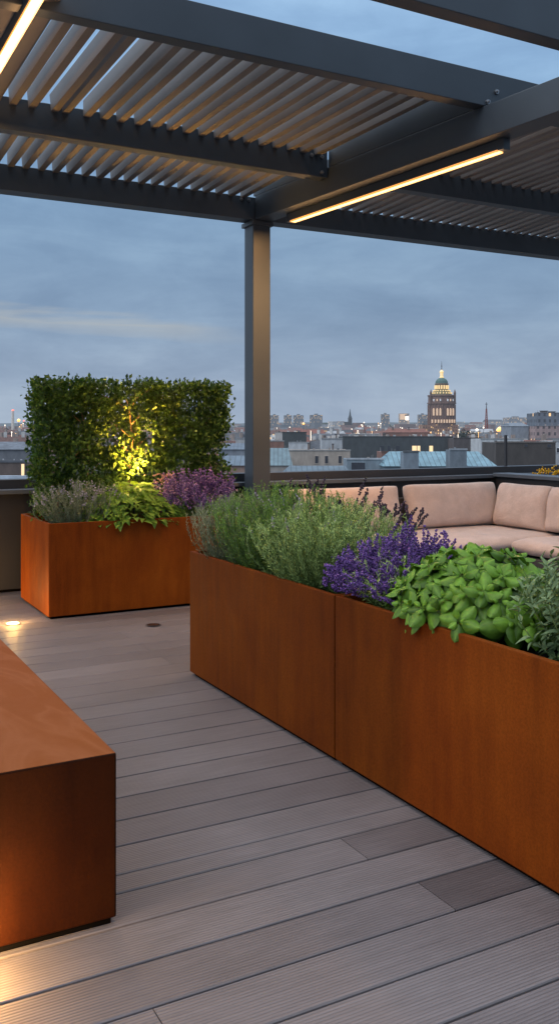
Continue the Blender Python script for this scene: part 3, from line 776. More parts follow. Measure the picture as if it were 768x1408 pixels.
# white and pink flowers around the uplight
th = plant('white_flowers', 'small white blossoms lit by the uplight above the broad leaves', 'flowers', None)
N = 120; pos = np.stack([rng.normal(2.28, .11, N), rng.normal(6.46, .05, N), rng.uniform(.74, .86, N)], 1)
scatter('flowers', *OCTA, pos, frames(rand_dirs(N)), rng.uniform(.010, .022, N), M['white_fl'], th, rng.uniform(0, 1, N))
pp2 = stem_curves(40, (2.28, 6.46, .57), (.16, .09), .08, .24, 1.0); stems_mesh('stems', pp2, .0015, M['stem_green'], th)
th = plant('pink_flowers', 'warm pink blossoms between the uplight and the purple flowers', 'flowers', None)
N = 170; pos = np.stack([rng.normal(2.54, .07, N), rng.normal(6.50, .06, N), rng.uniform(.70, .95, N)], 1)
scatter('flowers', *OCTA, pos, frames(rand_dirs(N)), rng.uniform(.010, .022, N), M['pink_fl'], th, rng.uniform(0, 1, N))
pp2 = stem_curves(50, (2.54, 6.50, .57), (.12, .09), .06, .32, 1.0); stems_mesh('stems', pp2, .0015, M['stem_green'], th)
# mauve flowers
th = plant('mauve_flowers', 'mauve purple flowering bush at the right end of the far planter', 'flowers', None)
p1 = stem_curves(110, (2.80, 6.42, .57), (.26, .20), .14, .26, 1.0)
needle_shrub(th, p1, 46, .03, .006, M['rosemary'])
p2 = stem_curves(240, (2.74, 6.42, .57), (.29, .2), .16, .38, .75, lenvar=.4)
stems_mesh('stems', p2, .0018, M['stem_green'], th)
spikes(th, p2, .62, 8, 4, .0135, M['pinkpurple'], 'flowers', .016)
# yellow flowers beyond the trough wall
th = plant('yellow_flowers', 'bright yellow flowers behind the low wall at the right edge', 'flowers', None)
c = np.array([7.02, 7.0, .78])
N = 260; a = rand_dirs(N); pos = c + a * np.array([.30, .16, .13]) * rng.uniform(.5, 1, (N, 1)); 
scatter('flowers', *OCTA, pos, frames(rand_dirs(N)), rng.uniform(.014, .03, N), M['yellow_fl'], th, rng.uniform(0, 1, N))
p1 = stem_curves(60, (7.02, 7.0, .45), (.3, .15), .14, .35, 1.0); needle_shrub(th, p1, 30, .05, .01, M['rosemary'])
stems_mesh('stems', p1, .002, M['stem_green'], th)
t = empty('flower_trough', (7.02, 6.99, 0), 'dark metal trough holding the yellow flowers behind the low wall', 'trough')
MB().box(-.40, .40, -.18, .18, .0, .62).build('shell', M['frame_dark'], t, .004)
MB().box(-.385, .385, -.165, .165, .6205, .64).build('soil', M['soil'], t)

# uplight in the far planter
th = empty('garden_uplight', (2.28, 6.50, .575), 'small ground spike uplight at the foot of the hedge', 'uplight')
MB().lathe([(.008, 0), (.008, .24), (.028, .245), (.032, .29), (.032, .305), (.026, .305), (.024, .298)], 16).build('body', M['frame_dark'], th)
MB().lathe([(.0235, .296), (.0235, .3015)], 16).build('lens', M['lens_on'], th)
l = bpy.data.lights.new('uplight_lamp', 'SPOT'); l.energy = 340; l.color = (1, .49, .10); l.spot_size = R(96); l.spot_blend = 1; l.shadow_soft_size = .07
o = bpy.data.objects.new('uplight_lamp', l); COL.objects.link(o); o.parent = th; o.location = (0, 0, .33); o.rotation_euler = Vector((.08, .24, 1)).to_track_quat('-Z', 'Y').to_euler()
l = bpy.data.lights.new('uplight_glow', 'POINT'); l.energy = 5.0; l.color = (1, .60, .18); l.shadow_soft_size = .04
o = bpy.data.objects.new('uplight_glow', l); COL.objects.link(o); o.parent = th; o.location = (0, -.05, .40)

# ------------------------------------------------------------------ sofa
def cushion_mesh(w, h, d, seed, puff=.9, ear=.05, n=22, wr=.018):
    """soft cushion: width w (x), height h (z), depth d (y); front at -y"""
    v = []; f = []
    for sgn in (-1, 1):
        for i in range(n + 1):
            for j in range(n + 1):
                u, q = 2 * i / n - 1, 2 * j / n - 1
                u2, q2 = math.copysign(abs(u) ** .8, u), math.copysign(abs(q) ** .8, q)
                e = max(0, (1 - abs(u2) ** 5) * (1 - abs(q2) ** 5)) ** .42
                k = 1 - ear * (1 - q2 * q2) * abs(u2) ** 4; kk = 1 - ear * (1 - u2 * u2) * abs(q2) ** 4
                x = u2 * w / 2 * k; z = q2 * h / 2 * kk
                cr = 1 - .05 * (abs(u2) * abs(q2)) ** 6
                x *= cr; z *= cr
                th_ = d / 2 * (.24 + .76 * e * (1 - puff * .35 * (u2 * u2 + q2 * q2) * .5))
                w_ = wr * noise.noise(Vector((x * 5 + seed * 3, z * 5, sgn))) + wr * .8 * noise.noise(Vector((x * 3 + z * 9 + seed, z * 3 - x * 9, sgn * 2))) * (abs(u2) * abs(q2)) ** .5
                v.append((x, sgn * (th_ + w_), z))
    m_ = (n + 1) * (n + 1)
    for i in range(n):
        for j in range(n):
            a = i * (n + 1) + j; q = (a, a + n + 1, a + n + 2, a + 1)
            f.append(q); f.append(tuple(m_ + k for k in q[::-1]))
    per = [i * (n + 1) for i in range(n + 1)] + [n * (n + 1) + j for j in range(1, n + 1)] + [i * (n + 1) + n for i in range(n - 1, -1, -1)] + [j for j in range(n - 1, 0, -1)]
    L = len(per)
    for k in range(L):
        a, b = per[k], per[(k + 1) % L]; f.append((b, a, a + m_, b + m_))
    mb = MB(); mb.v = v; mb.f = f
    return mb
def cushion(name, w, h, d, loc, rz, tilt, label, seed, mat='fabric', group='loose back cushions on the sofa', **kw):
    o = cushion_mesh(w, h, d, seed, **kw).build(name, M[mat], None, 0, True)
    s = o.modifiers.new('sub', 'SUBSURF'); s.levels = 1; s.render_levels = 1
    o.location = loc; o.rotation_euler = (tilt, 0, rz)
    return tag(o, label, 'cushion', group)
SEAT = .34
t = empty('corner_sofa', (5.2, 6.7, 0), 'low L-shaped corner sofa with blush seat pads against the parapet', 'sofa')
t.location = (0, 0, 0)
MB().box(3.75, 6.40, 6.24, 7.24, .05, .185).build('base', M['sofa_base'], t, .01)
MB().box(5.58, 6.40, 4.3, 6.235, .05, .185).build('base', M['sofa_base'], t, .01)
MB().box(3.75, 6.42, 7.18, 7.262, .19, .62).build('back_panel', M['sofa_base'], t, .01)
MB().box(6.352, 6.425, 4.3, 7.175, .19, .62).build('back_panel', M['sofa_base'], t, .01)
def pad(x0, x1, y0, y1):
    mb = cushion_mesh(x1 - x0, y1 - y0, SEAT - .188, x0 * 7 + y0, puff=.1, ear=.0, wr=.006, n=20)
    o = mb.build('seat_pad', M['fabric'], t, 0, True)
    s = o.modifiers.new('sub', 'SUBSURF'); s.levels = 1; s.render_levels = 1
    o.rotation_euler = (R(-90), 0, 0); o.location = ((x0 + x1) / 2, (y0 + y1) / 2, (SEAT + .188) / 2)
pad(3.77, 4.99, 6.24, 7.17); pad(5.0, 6.345, 6.10, 7.17); pad(5.56, 6.345, 5.20, 6.09); pad(5.56, 6.345, 4.3, 5.19)
for k, (x, y) in enumerate(((3.85, 6.3), (3.85, 7.1), (6.3, 7.1), (5.65, 4.4), (6.3, 4.4))):
    MB().box(x - .025, x + .025, y - .025, y + .025, 0, .0495).build('foot', M['frame_dark'], t)
CH = .43
cushion('back_cushion', 1.22, CH, .23, (4.50, 7.04, SEAT + CH / 2 - .01), R(0), R(-13), 'wide blush back cushion behind the rosemary and the post', 1)
cushion('back_cushion', 1.13, CH + .01, .25, (5.72, 7.03, SEAT + CH / 2 - .01), R(0), R(-13), 'wide blush back cushion standing left of the sofa corner', 2)
cushion('back_cushion', .71, CH + .01, .25, (6.21, 6.56, SEAT + CH / 2 - .01), R(-90), R(-13), 'squarish blush back cushion just right of the sofa corner', 3)
cushion('back_cushion', .74, CH, .23, (6.22, 5.88, SEAT + CH / 2 - .01), R(-90), R(-13), 'blush back cushion cut off by the right edge of the view', 4)
cushion('throw_pillow', .62, .36, .20, (4.25, 6.72, SEAT + .14), R(20), R(-28), 'textured peach throw pillow behind the lavender stalks', 5, 'fabric_peach', None, wr=.02)

# ------------------------------------------------------------------ city
GZ = -24.0
MB().box(-9000, 9000, -1500, 16000, GZ - 3, GZ).build('ground', mat_plain('city_ground', (.10, .11, .12), .95, 0, .4, .02))
tag(bpy.data.objects['ground'], kind='structure')
# far hills
hb = MB(); n = 160
for i in range(n + 1):
    a = YAW + R(-50 + 100 * i / n); dist = 6500
    h = 38 + 22 * noise.noise(Vector((i * .09, 0, 0))) + 6 * noise.noise(Vector((i * .6, 3, 0)))
    hb.v += [(math.sin(a) * dist, math.cos(a) * dist, GZ + 4), (math.sin(a) * dist * 1.12, math.cos(a) * dist * 1.12, GZ + 26 + h), (math.sin(a) * dist * 1.6, math.cos(a) * dist * 1.6, GZ)]
for i in range(n):
    for k in range(2): hb.f.append((i * 3 + k, i * 3 + 3 + k, i * 3 + 4 + k, i * 3 + 1 + k))
o = hb.build('hills', M['c_plain'], None, 0, True); o.color = (.05, .07, .075, .38); tag(o, kind='structure')

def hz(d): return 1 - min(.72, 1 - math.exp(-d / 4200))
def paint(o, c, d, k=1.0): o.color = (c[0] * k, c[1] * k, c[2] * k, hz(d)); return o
def face(px0, px1, d):
    """local frame: x to the right of the photo, y away; origin at left-bottom-front, z absolute"""
    w_ = (px1 - px0) / FPX * d
    return w_
def bld(px0, px1, ytop, d, col, label, cat='building', depth=12, name='building', roofc=None, mat='c_plain', cap=True, rz=0.0, win=(), skylights=(), group=None, gable=None, seams=True, chimneys=()):
    """building with front facing the terrace; pixel box gives its place and size"""
    p0 = P(px0, ytop, d); w_ = face(px0, px1, d); z1 = p0[2]; u = d / FPX
    th = empty(name, (p0[0], p0[1], 0), label, cat, group, -YAW + rz)
    paint(MB().box(0, w_, 0, depth, GZ, z1).build('wall', M[mat], th), col, d)
    if cap:
        paint(MB().box(-.12, w_ + .12, -.12, .25, z1 + .003, z1 + .3 * max(1, u * 3)).build('parapet', M['c_plain'], th), roofc or [c * .6 for c in col], d)
    if gable:      # ridge parallel to the front, height of the ridge in pixels above ytop
        hgt = gable * u; e = .35
        r_ = MB(); r_.v = [(-e, -e, z1), (w_ + e, -e, z1), (w_ + e, depth + e, z1), (-e, depth + e, z1), (-e + .1 * w_, depth / 2, z1 + hgt), (w_ + e - .1 * w_, depth / 2, z1 + hgt)]
        r_.f = [(0, 1, 5, 4), (1, 2, 5), (2, 3, 4, 5), (3, 0, 4), (3, 2, 1, 0)]
        paint(r_.build('roof', M['c_seam' if seams else 'c_tile'], th), roofc or (.1, .14, .17), d)
    for (wx, wy0, wy1, ww, lit) in win:
        x = (wx - px0) * u; za, zb = EYE - (wy1 - HOR) * u, EYE - (wy0 - HOR) * u; hw = ww * u / 2
        fr = paint(MB().box(x - hw - .12, x + hw + .12, -.10, -.005, za - .15, zb + .12).build('window', M['c_plain'], th), [c * 1.25 for c in col], d)
        g_ = MB().box(x - hw, x + hw, -.13, -.102, za, zb).build('pane', M['c_glow'] if lit else M['c_plain'], fr); paint(g_, (.03, .035, .05), d)
    if cap:        # roof clutter: vents, ducts, aerials
        rq = random.Random(int(px0 * 7 + ytop))
        for k in range(int((px1 - px0) / 9)):
            x = rq.uniform(.06, .94) * w_; a_ = rq.uniform(1, 3.2) * u; hgt = rq.uniform(1, 4) * u; yy = rq.uniform(.15, .8) * depth; kind_ = rq.random()
            cc = rq.choice(((.5, .52, .54), (.25, .27, .30), (.10, .11, .12), (.35, .30, .27)))
            if kind_ < .65: paint(MB().box(x - a_ / 2, x + a_ / 2, yy, yy + a_, z1 + .002, z1 + hgt).build('roof_vent', M['c_plain'], th), cc, d)
            else: paint(MB().tube([(x, yy, z1), (x, yy, z1 + 7 * u * rq.uniform(.5, 1))], [.28 * u, .2 * u], 5).build('aerial', M['c_plain'], th), cc, d)
    for (cx, cw, cy) in chimneys:
        x = (cx - px0) * u; hw = cw * u / 2; zt = EYE - (cy - HOR) * u
        ch = paint(MB().box(x - hw, x + hw, depth * .3, depth * .3 + 2 * hw, z1 - 1, zt).build('chimney', M['c_plain'], th), (.16, .13, .12), d)
        paint(MB().box(x - hw * 1.25, x + hw * 1.25, depth * .3 - hw * .25, depth * .3 + 2.25 * hw, zt + .003, zt + .25).build('chimney_cap', M['c_plain'], ch), (.08, .08, .09), d)
    return th

GREY = (.16, .17, .18)
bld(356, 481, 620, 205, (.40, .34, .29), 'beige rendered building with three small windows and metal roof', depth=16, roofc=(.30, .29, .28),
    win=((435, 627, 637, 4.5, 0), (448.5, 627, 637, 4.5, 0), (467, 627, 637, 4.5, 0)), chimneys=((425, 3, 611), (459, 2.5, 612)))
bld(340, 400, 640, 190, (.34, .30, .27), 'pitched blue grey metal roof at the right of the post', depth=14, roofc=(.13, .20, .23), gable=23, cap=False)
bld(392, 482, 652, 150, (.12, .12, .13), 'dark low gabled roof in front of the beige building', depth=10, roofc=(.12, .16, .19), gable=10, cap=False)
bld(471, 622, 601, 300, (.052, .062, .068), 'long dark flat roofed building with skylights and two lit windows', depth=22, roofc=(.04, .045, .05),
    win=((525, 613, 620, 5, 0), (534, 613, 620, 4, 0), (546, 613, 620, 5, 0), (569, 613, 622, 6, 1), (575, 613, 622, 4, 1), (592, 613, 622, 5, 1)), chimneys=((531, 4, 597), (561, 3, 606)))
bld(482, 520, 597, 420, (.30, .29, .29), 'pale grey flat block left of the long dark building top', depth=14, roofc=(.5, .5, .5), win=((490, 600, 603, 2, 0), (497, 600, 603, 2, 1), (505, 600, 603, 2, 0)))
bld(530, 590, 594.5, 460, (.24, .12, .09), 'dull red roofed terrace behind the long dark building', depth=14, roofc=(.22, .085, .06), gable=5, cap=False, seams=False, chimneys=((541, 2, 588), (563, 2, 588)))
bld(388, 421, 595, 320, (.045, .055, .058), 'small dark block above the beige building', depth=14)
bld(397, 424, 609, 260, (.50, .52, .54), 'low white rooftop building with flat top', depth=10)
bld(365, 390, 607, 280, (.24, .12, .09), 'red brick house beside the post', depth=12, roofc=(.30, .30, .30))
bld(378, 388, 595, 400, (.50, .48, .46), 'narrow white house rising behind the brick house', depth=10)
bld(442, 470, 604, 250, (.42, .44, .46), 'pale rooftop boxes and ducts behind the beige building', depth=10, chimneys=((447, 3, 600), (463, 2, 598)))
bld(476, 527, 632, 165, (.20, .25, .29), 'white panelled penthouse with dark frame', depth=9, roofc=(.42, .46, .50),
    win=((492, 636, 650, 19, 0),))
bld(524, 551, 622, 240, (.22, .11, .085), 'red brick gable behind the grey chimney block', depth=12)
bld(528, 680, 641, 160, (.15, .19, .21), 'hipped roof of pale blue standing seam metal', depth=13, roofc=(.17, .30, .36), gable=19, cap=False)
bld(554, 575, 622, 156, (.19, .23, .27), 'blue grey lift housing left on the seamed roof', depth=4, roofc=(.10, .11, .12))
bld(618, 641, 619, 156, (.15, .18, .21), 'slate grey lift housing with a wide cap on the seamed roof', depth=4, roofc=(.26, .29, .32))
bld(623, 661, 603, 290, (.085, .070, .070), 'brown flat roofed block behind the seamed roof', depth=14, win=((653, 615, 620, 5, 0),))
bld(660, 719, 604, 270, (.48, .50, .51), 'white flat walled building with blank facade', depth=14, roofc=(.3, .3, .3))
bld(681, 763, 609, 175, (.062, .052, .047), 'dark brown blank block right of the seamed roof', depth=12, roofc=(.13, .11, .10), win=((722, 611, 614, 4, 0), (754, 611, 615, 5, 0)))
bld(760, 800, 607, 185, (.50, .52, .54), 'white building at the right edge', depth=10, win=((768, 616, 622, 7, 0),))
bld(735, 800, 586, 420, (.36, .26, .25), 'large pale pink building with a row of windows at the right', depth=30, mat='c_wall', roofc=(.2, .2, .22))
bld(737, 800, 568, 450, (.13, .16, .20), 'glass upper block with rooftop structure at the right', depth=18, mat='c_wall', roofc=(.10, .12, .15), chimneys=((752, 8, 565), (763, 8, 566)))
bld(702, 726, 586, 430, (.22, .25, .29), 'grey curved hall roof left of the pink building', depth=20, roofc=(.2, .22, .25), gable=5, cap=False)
# left of the hedge and between hedge and post
bld(-60, 36, 636, 120, (.115, .085, .075), 'dark brown wall of the nearest building left of the hedge', depth=8, roofc=(.10, .11, .13), win=((32, 638, 654, 4, 1),))
bld(-50, 40, 618, 170, (.14, .15, .17), 'grey mansard roof left of the hedge', depth=12, roofc=(.13, .15, .18), gable=10, cap=False, seams=False)
bld(-60, 50, 660, 62, (.40, .47, .55), 'pale blue glazed roof edge just beyond the terrace on the left', depth=3, roofc=(.45, .52, .60))
bld(305, 345, 640, 140, (.30, .20, .16), 'brick and glass house between the hedge and the post', depth=12, roofc=(.13, .17, .21), gable=12, cap=False)
bld(300, 336, 618, 220, (.20, .23, .27), 'grey roofed house left of the post', depth=12, roofc=(.12, .15, .19), gable=8, cap=False)
bld(324, 346, 604, 300, (.40, .41, .42), 'pale flat house just left of the post', depth=12)

# tower blocks far away
def tower(px0, px1, yt, d, col, label, group='far tower blocks'):
    p0 = P(px0, yt, d); w_ = face(px0, px1, d)
    th = empty('tower_block', (p0[0], p0[1], 0), label, 'tower block', group, -YAW)
    paint(MB().box(0, w_, 0, w_, GZ, p0[2]).build('wall', M['c_wall'], th), col, d * .8)
    paint(MB().box(w_ * .35, w_ * .65, w_ * .3, w_ * .6, p0[2] + .005, p0[2] + 3).build('lift_housing', M['c_plain'], th), col, d * .8)
for k, (a, b, y, lab) in enumerate(((371, 383, 571, 'grey tower block nearest the post on the skyline'), (390, 401, 571, 'slim tower block second from the post'), (403, 417, 571, 'broad tower block third from the post'), (426, 443, 570.5, 'widest grey tower block on the skyline'),
                                 (524, 535, 569.5, 'lone dark tower block between the spire and the dome'), (575, 587, 570, 'pale tower block just left of the domed church'), (697, 724, 574, 'long pale slab block right of the red mast'))):
    tower(a, b, y, 2100, (.20, .21, .23) if k != 6 else (.3, .31, .33), lab)
p0 = P(549, 568.5, 1900); w_ = face(549, 562, 1900)
th = empty('tower_block', (p0[0], p0[1], 0), 'brightly lit tower block glowing orange on the skyline', 'tower block', 'far tower blocks', -YAW)
paint(MB().box(0, w_, 0, w_, GZ, p0[2]).build('wall', M['c_wall'], th), (.45, .38, .34), 1500)
MB().box(0.5, w_ * .55, -.5, -.05, p0[2] - 13, p0[2] - 1).build('lit_panel', M['c_amber'], th); MB().box(w_ * .6, w_ * .95, -.5, -.05, p0[2] - 14, p0[2] - 6).build('lit_panel', M['lamp_white'], th)

# church spire
p0 = P(481, 562, 1700); u = 1700 / FPX
th = empty('church', (p0[0], p0[1], 0), 'distant church with a thin pointed dark spire', 'church', None, -YAW)
zb = EYE - (584 - HOR) * u
paint(MB().box(-2.6 * u, 2.6 * u, 0, 5 * u, GZ, EYE - (576 - HOR) * u).build('tower', M['c_plain'], th), (.06, .06, .07), 1100)
paint(MB().lathe([(3.2 * u, EYE - (576 - HOR) * u + .01), (1.3 * u, EYE - (571 - HOR) * u), (.15 * u, p0[2])], 8, (0, 2.5 * u, 0)).build('spire', M['c_plain'], th), (.05, .06, .07), 1100)
paint(MB().box(-8 * u, -2.7 * u, 0, 5 * u, GZ, EYE - (580 - HOR) * u).build('nave', M['c_plain'], th), (.07, .07, .075), 1100)

# domed landmark
D = 950; u = D / FPX
def zz(y): return EYE - (y - HOR) * u
c0 = P(606.5, 588, D)
th = empty('domed_church', (c0[0], c0[1], 0), 'tall domed church tower floodlit gold above the city roofs', 'church', None, -YAW)
STONE = (.19, .115, .095)
def lz(prof, n, name, mat, col=STONE, ph=.5, par=None, hd=600):
    o = MB().lathe([(r_ * u, zz(y)) for r_, y in prof], n, (0, 0, 0), ph).build(name, M[mat], par or th)
    paint(o, col, hd); return o
paint(MB().box(-28 * u, 20 * u, -16 * u, 22 * u, GZ, zz(584)).box(-20 * u, 19.8 * u, -18 * u, -16.1 * u, GZ, zz(588)).build('podium', M['c_wall'], th), (.30, .17, .12), 600)
body = lz([(18.5, 590), (18.5, 556), (19.8, 555.5), (19.8, 553.8), (18.6, 553.5), (18.3, 545.5), (19.4, 545), (19.4, 543.4), (16.5, 543)], 12, 'drum', 'c_plain')
pil = MB()
for k in range(24):
    a = 2 * math.pi * (k + .5) / 24; x, y = math.cos(a) * 18.7 * u, math.sin(a) * 18.7 * u
    paint(MB().lathe([(.55 * u, zz(584)), (.55 * u, zz(556.6))], 6, (x, y, 0)).build('pilaster', M['c_plain'], body), [c * 1.25 for c in STONE], 600)
for sx in (-1, 1):
    for k in (0, 1, 2):
        x = sx * (5.0 + k * 4.1); yf = -math.sqrt(max(0, 19.2 ** 2 - x * x)) * 1.0 - .2
        g_ = MB(); g_.box((x - 1.15) * u, (x + 1.15) * u, yf * u, (yf + 1.4) * u, zz(571.5), zz(563)); g_.lathe([(1.15 * u, zz(563) + .01), (.8 * u, zz(562)), (.1 * u, zz(561.4))], 8, (x * u, (yf + .7) * u, 0))
        g_.build('window', M['c_amber'], th)
        MB().box((x - .8) * u, (x + .8) * u, yf * u, (yf + 1) * u, zz(552), zz(549)).build('window', M['c_amber'] if k == 1 else M['c_plain'], th)
arc = MB()
for k in range(9):
    x = -15 + k * 3.75; yf = -math.sqrt(max(0, 19.6 ** 2 - x * x)) - .4
    MB().box((x - 1.0) * u, (x + 1.0) * u, yf * u, (yf + 1.2) * u, zz(581.5), zz(577)).build('arcade_window', M['c_amber'], th)
for sx in (-16.3, 16.3):
    paint(MB().lathe([(1.5 * u, zz(556)), (1.5 * u, zz(541.5)), (1.8 * u, zz(541)), (.15 * u, zz(535.5))], 8, (sx * u, -9.5 * u, 0)).build('turret', M['c_plain'], th), [c * .8 for c in STONE], 600)
lz([(13.6, 543.3), (13.2, 541.5), (10.6, 537.0), (9.6, 536)], 16, 'lower_roof', 'c_plain', (.16, .17, .10))
gl = MB()
for k in range(20):
    a = 2 * math.pi * k / 20
    for (r_, y) in ((13.4, 540.6), (11.4, 537.4)):
        MB().box(math.cos(a) * r_ * u - .75 * u, math.cos(a) * r_ * u + .75 * u, math.sin(a) * r_ * u - .75 * u, math.sin(a) * r_ * u + .75 * u, zz(y + .9), zz(y - .9)).build('gallery_glow', M['c_gold'], th)
lz([(8.8, 537), (8.8, 529), (9.4, 528.6), (9.4, 527.6), (8.4, 527.2)], 16, 'upper_drum', 'c_plain', (.17, .12, .09))
gl = MB()
for k in range(16):
    a = 2 * math.pi * (k + .5) / 16; r_ = 8.8
    MB().box(math.cos(a) * r_ * u - 1.0 * u, math.cos(a) * r_ * u + 1.0 * u, math.sin(a) * r_ * u - .8 * u, math.sin(a) * r_ * u + .8 * u, zz(535.2), zz(530)).build('upper_window', M['c_gold'], th)
lz([(8.6, 527.3), (8.2, 524.5), (6.6, 522), (4.2, 520.3), (2.6, 519.6)], 20, 'dome', 'c_plain', (.085, .165, .150))
lz([(3.0, 519.5), (3.0, 518.3), (2.2, 518), (2.2, 512.5), (3.0, 512), (2.6, 510.5), (.9, 508.5)], 12, 'lantern', 'c_gold')
lz([(.55, 508.4), (.4, 504), (1.1, 503.4), (.4, 502.8), (.12, 496.5)], 8, 'finial', 'c_plain', (.05, .05, .05))

# red mast
p0 = P(668, 553, 900); u = 900 / FPX
th = empty('mast', (p0[0], p0[1], 0), 'thin red lattice mast right of the domed church', 'mast', None, -YAW)
mb = MB(); zt = p0[2]; zb = EYE - (592 - HOR) * u
for (sx, sy) in ((-1, -1), (1, -1), (1, 1), (-1, 1)): mb.tube([(sx * 1.6 * u, sy * 1.6 * u, zb), (sx * .5 * u, sy * .5 * u, zt - 9 * u)], [.42, .3], 4)
for k in range(12):
    q = k / 12; r_ = (1.6 - 1.1 * q) * u; z_ = zb + (zt - 9 * u - zb) * q; mb.box(-r_, r_, -r_, r_, z_, z_ + .5)
paint(mb.build('lattice', M['c_plain'], th), (.24, .06, .05), 500)
paint(MB().tube([(0, 0, zt - 9.2 * u), (0, 0, zt)], [.5, .25], 6).box(-1.7 * u, 1.7 * u, -.3, .3, zt - 3 * u, zt - 2.3 * u).build('antenna', M['c_plain'], th), (.07, .06, .07), 500)

# chimney on the left skyline
p0 = P(18, 563, 1500); u = 1500 / FPX
th = empty('factory_chimney', (p0[0], p0[1], 0), 'pale lit chimney with a red top on the left skyline', 'chimney')
paint(MB().lathe([(2.3 * u, GZ), (1.7 * u, p0[2] - 2 * u)], 12).build('shaft', M['c_plain'], th), (.75, .66, .58), 500)
MB().lathe([(1.75 * u, p0[2] - 1.99 * u), (1.6 * u, p0[2])], 12).build('top_band', M['c_red'], th)

# far houses
HP = []
def house_proto(kind):
    root = bpy.data.objects.new('house', None)
    return root
def far_house(x, y, w_, dp, z1, rz, wc, rc, flat, d, lab):
    global far_meshes
    key = 'flat' if flat else 'pitched'
    if key not in far_meshes:
        wm = MB().box(-.5, .5, -.5, .5, 0, 1).build('wall', M['c_wall']); 
        if flat: rm = MB().box(-.52, .52, -.52, .52, 1.003, 1.05).build('roof', M['c_plain'])
        else:
            r_ = MB(); r_.v = [(-.54, -.55, 1.002), (.54, -.55, 1.002), (.54, .55, 1.002), (-.54, .55, 1.002), (-.5, 0, 1.34), (.5, 0, 1.34)]
            r_.f = [(0, 1, 5, 4), (1, 2, 5), (2, 3, 4, 5), (3, 0, 4), (3, 2, 1, 0)]; rm = r_.build('roof', M['c_tile'])
        far_meshes[key] = (wm.data, rm.data); bpy.data.objects.remove(wm); bpy.data.objects.remove(rm)
    wm, rm = far_meshes[key]
    th = empty('house', (x, y, GZ), lab, 'house', 'distant city houses', rz)
    a = bpy.data.objects.new('wall', None)
    bpy.data.objects.remove(a)
    # unit meshes baked to metric size so the facade pattern keeps its scale
    S = Matrix.Diagonal((w_, dp, z1 - GZ, 1)); SR = Matrix.Diagonal((w_, dp, z1 - GZ, 1))
    a = bpy.data.objects.new('wall', wm.copy()); COL.objects.link(a); a.parent = th; a.data.transform(S); paint(a, wc, d)
    rd_ = rm.copy()
    H_ = z1 - GZ
    for v_ in rd_.vertices:
        v_.co = (v_.co.x * w_, v_.co.y * dp, H_ + (v_.co.z - 1) * (dp * .9 if not flat else 12) + .02)
    b = bpy.data.objects.new('roof', rd_); COL.objects.link(b); b.parent = th; paint(b, rc, d)
    if d < 800:
        for sx in (-.28, .31):
            paint(MB().box(sx * w_ - .7, sx * w_ + .7, -.6, .6, H_ + (.03 if flat else dp * .18), H_ + (2.2 if flat else dp * .33 + 1.8)).build('chimney', M['c_plain'], th), (.30, .24, .21) if w_ > 15 else (.55, .54, .52), d)
far_meshes = {}
rh = random.Random(11)
WC = [(.55, .52, .48), (.75, .73, .70), (.36, .26, .2), (.26, .15, .12), (.48, .46, .46), (.8, .78, .74), (.18, .18, .19), (.40, .32, .27)]
RC = [(.24, .085, .06), (.16, .065, .05), (.12, .06, .05), (.06, .06, .07), (.10, .11, .13), (.42, .43, .45), (.20, .10, .08), (.07, .075, .085)]
nh = 0; k = 0
placed = []
while nh < 285 and k < 6000:
    k += 1
    zone = rh.random()
    px = rh.uniform(368, 790) if zone < .80 else (rh.uniform(-30, 60) if zone < .91 else rh.uniform(300, 345))
    d = (330 + 1250 * rh.random() ** 1.2) if nh % 3 else rh.uniform(300, 560)
    if 560 < px < 650 and d < 940 and d > 800: continue
    q = P(px, 588, d)
    w_ = rh.uniform(9, 24); dp = rh.uniform(9, 15)
    if any(abs(q[0] - s_[0]) < 17 and abs(q[1] - s_[1]) < 15 for s_ in placed): continue
    top = -13 + 11.0 * (d / 2200) ** .5 + rh.uniform(-2.5, 3.5)
    if d < 500: top = min(top, -7 - rh.random() * 2)
    if rh.random() < .06 and d > 900: top += rh.uniform(3, 9)
    if 565 < px < 648 and d < 950: top = min(top, -6.5)
    placed.append(q)
    flat = rh.random() < .35
    far_house(q[0], q[1], w_, dp, top, -YAW + rh.uniform(-.6, .6), rh.choice(WC), rh.choice(RC) if not flat else rh.choice(RC[3:6]), flat, d,
              'small far house with flat roof in the distant city' if flat else 'small far house with pitched roof in the distant city')
    nh += 1

# the city beyond about 1.5 km reads as one mass of roofs
mb_ = {}
fw, fr_, fl = MB(), MB(), MB()
for k in range(2600):
    d = 1500 + 3600 * rh.random() ** 1.3; px = rh.uniform(355, 800) if rh.random() < .8 else rh.uniform(-40, 350)
    q = P(px, 588, d); w_ = rh.uniform(10, 40); dp = rh.uniform(9, 16); zt = -6 + 10 * (d - 1500) / 3600 + rh.uniform(-4, 4) + (rh.uniform(4, 16) if rh.random() < .07 else 0)
    m_ = rh.choice((fw, fw, fr_, fl)); x, y = q[0], q[1]
    m_.box(x - w_ / 2, x + w_ / 2, y - dp / 2, y + dp / 2, GZ, zt)
    if m_ is fw and rh.random() < .7: (fr_ if rh.random() < .6 else fl).quadbox([(x - w_ / 2, y - dp / 2, zt + .01), (x + w_ / 2, y - dp / 2, zt + .01), (x + w_ / 2, y + dp / 2, zt + .01), (x - w_ / 2, y + dp / 2, zt + .01), (x - w_ / 2, y - .2, zt + 4), (x + w_ / 2, y - .2, zt + 4), (x + w_ / 2, y + .2, zt + 4), (x - w_ / 2, y + .2, zt + 4)])
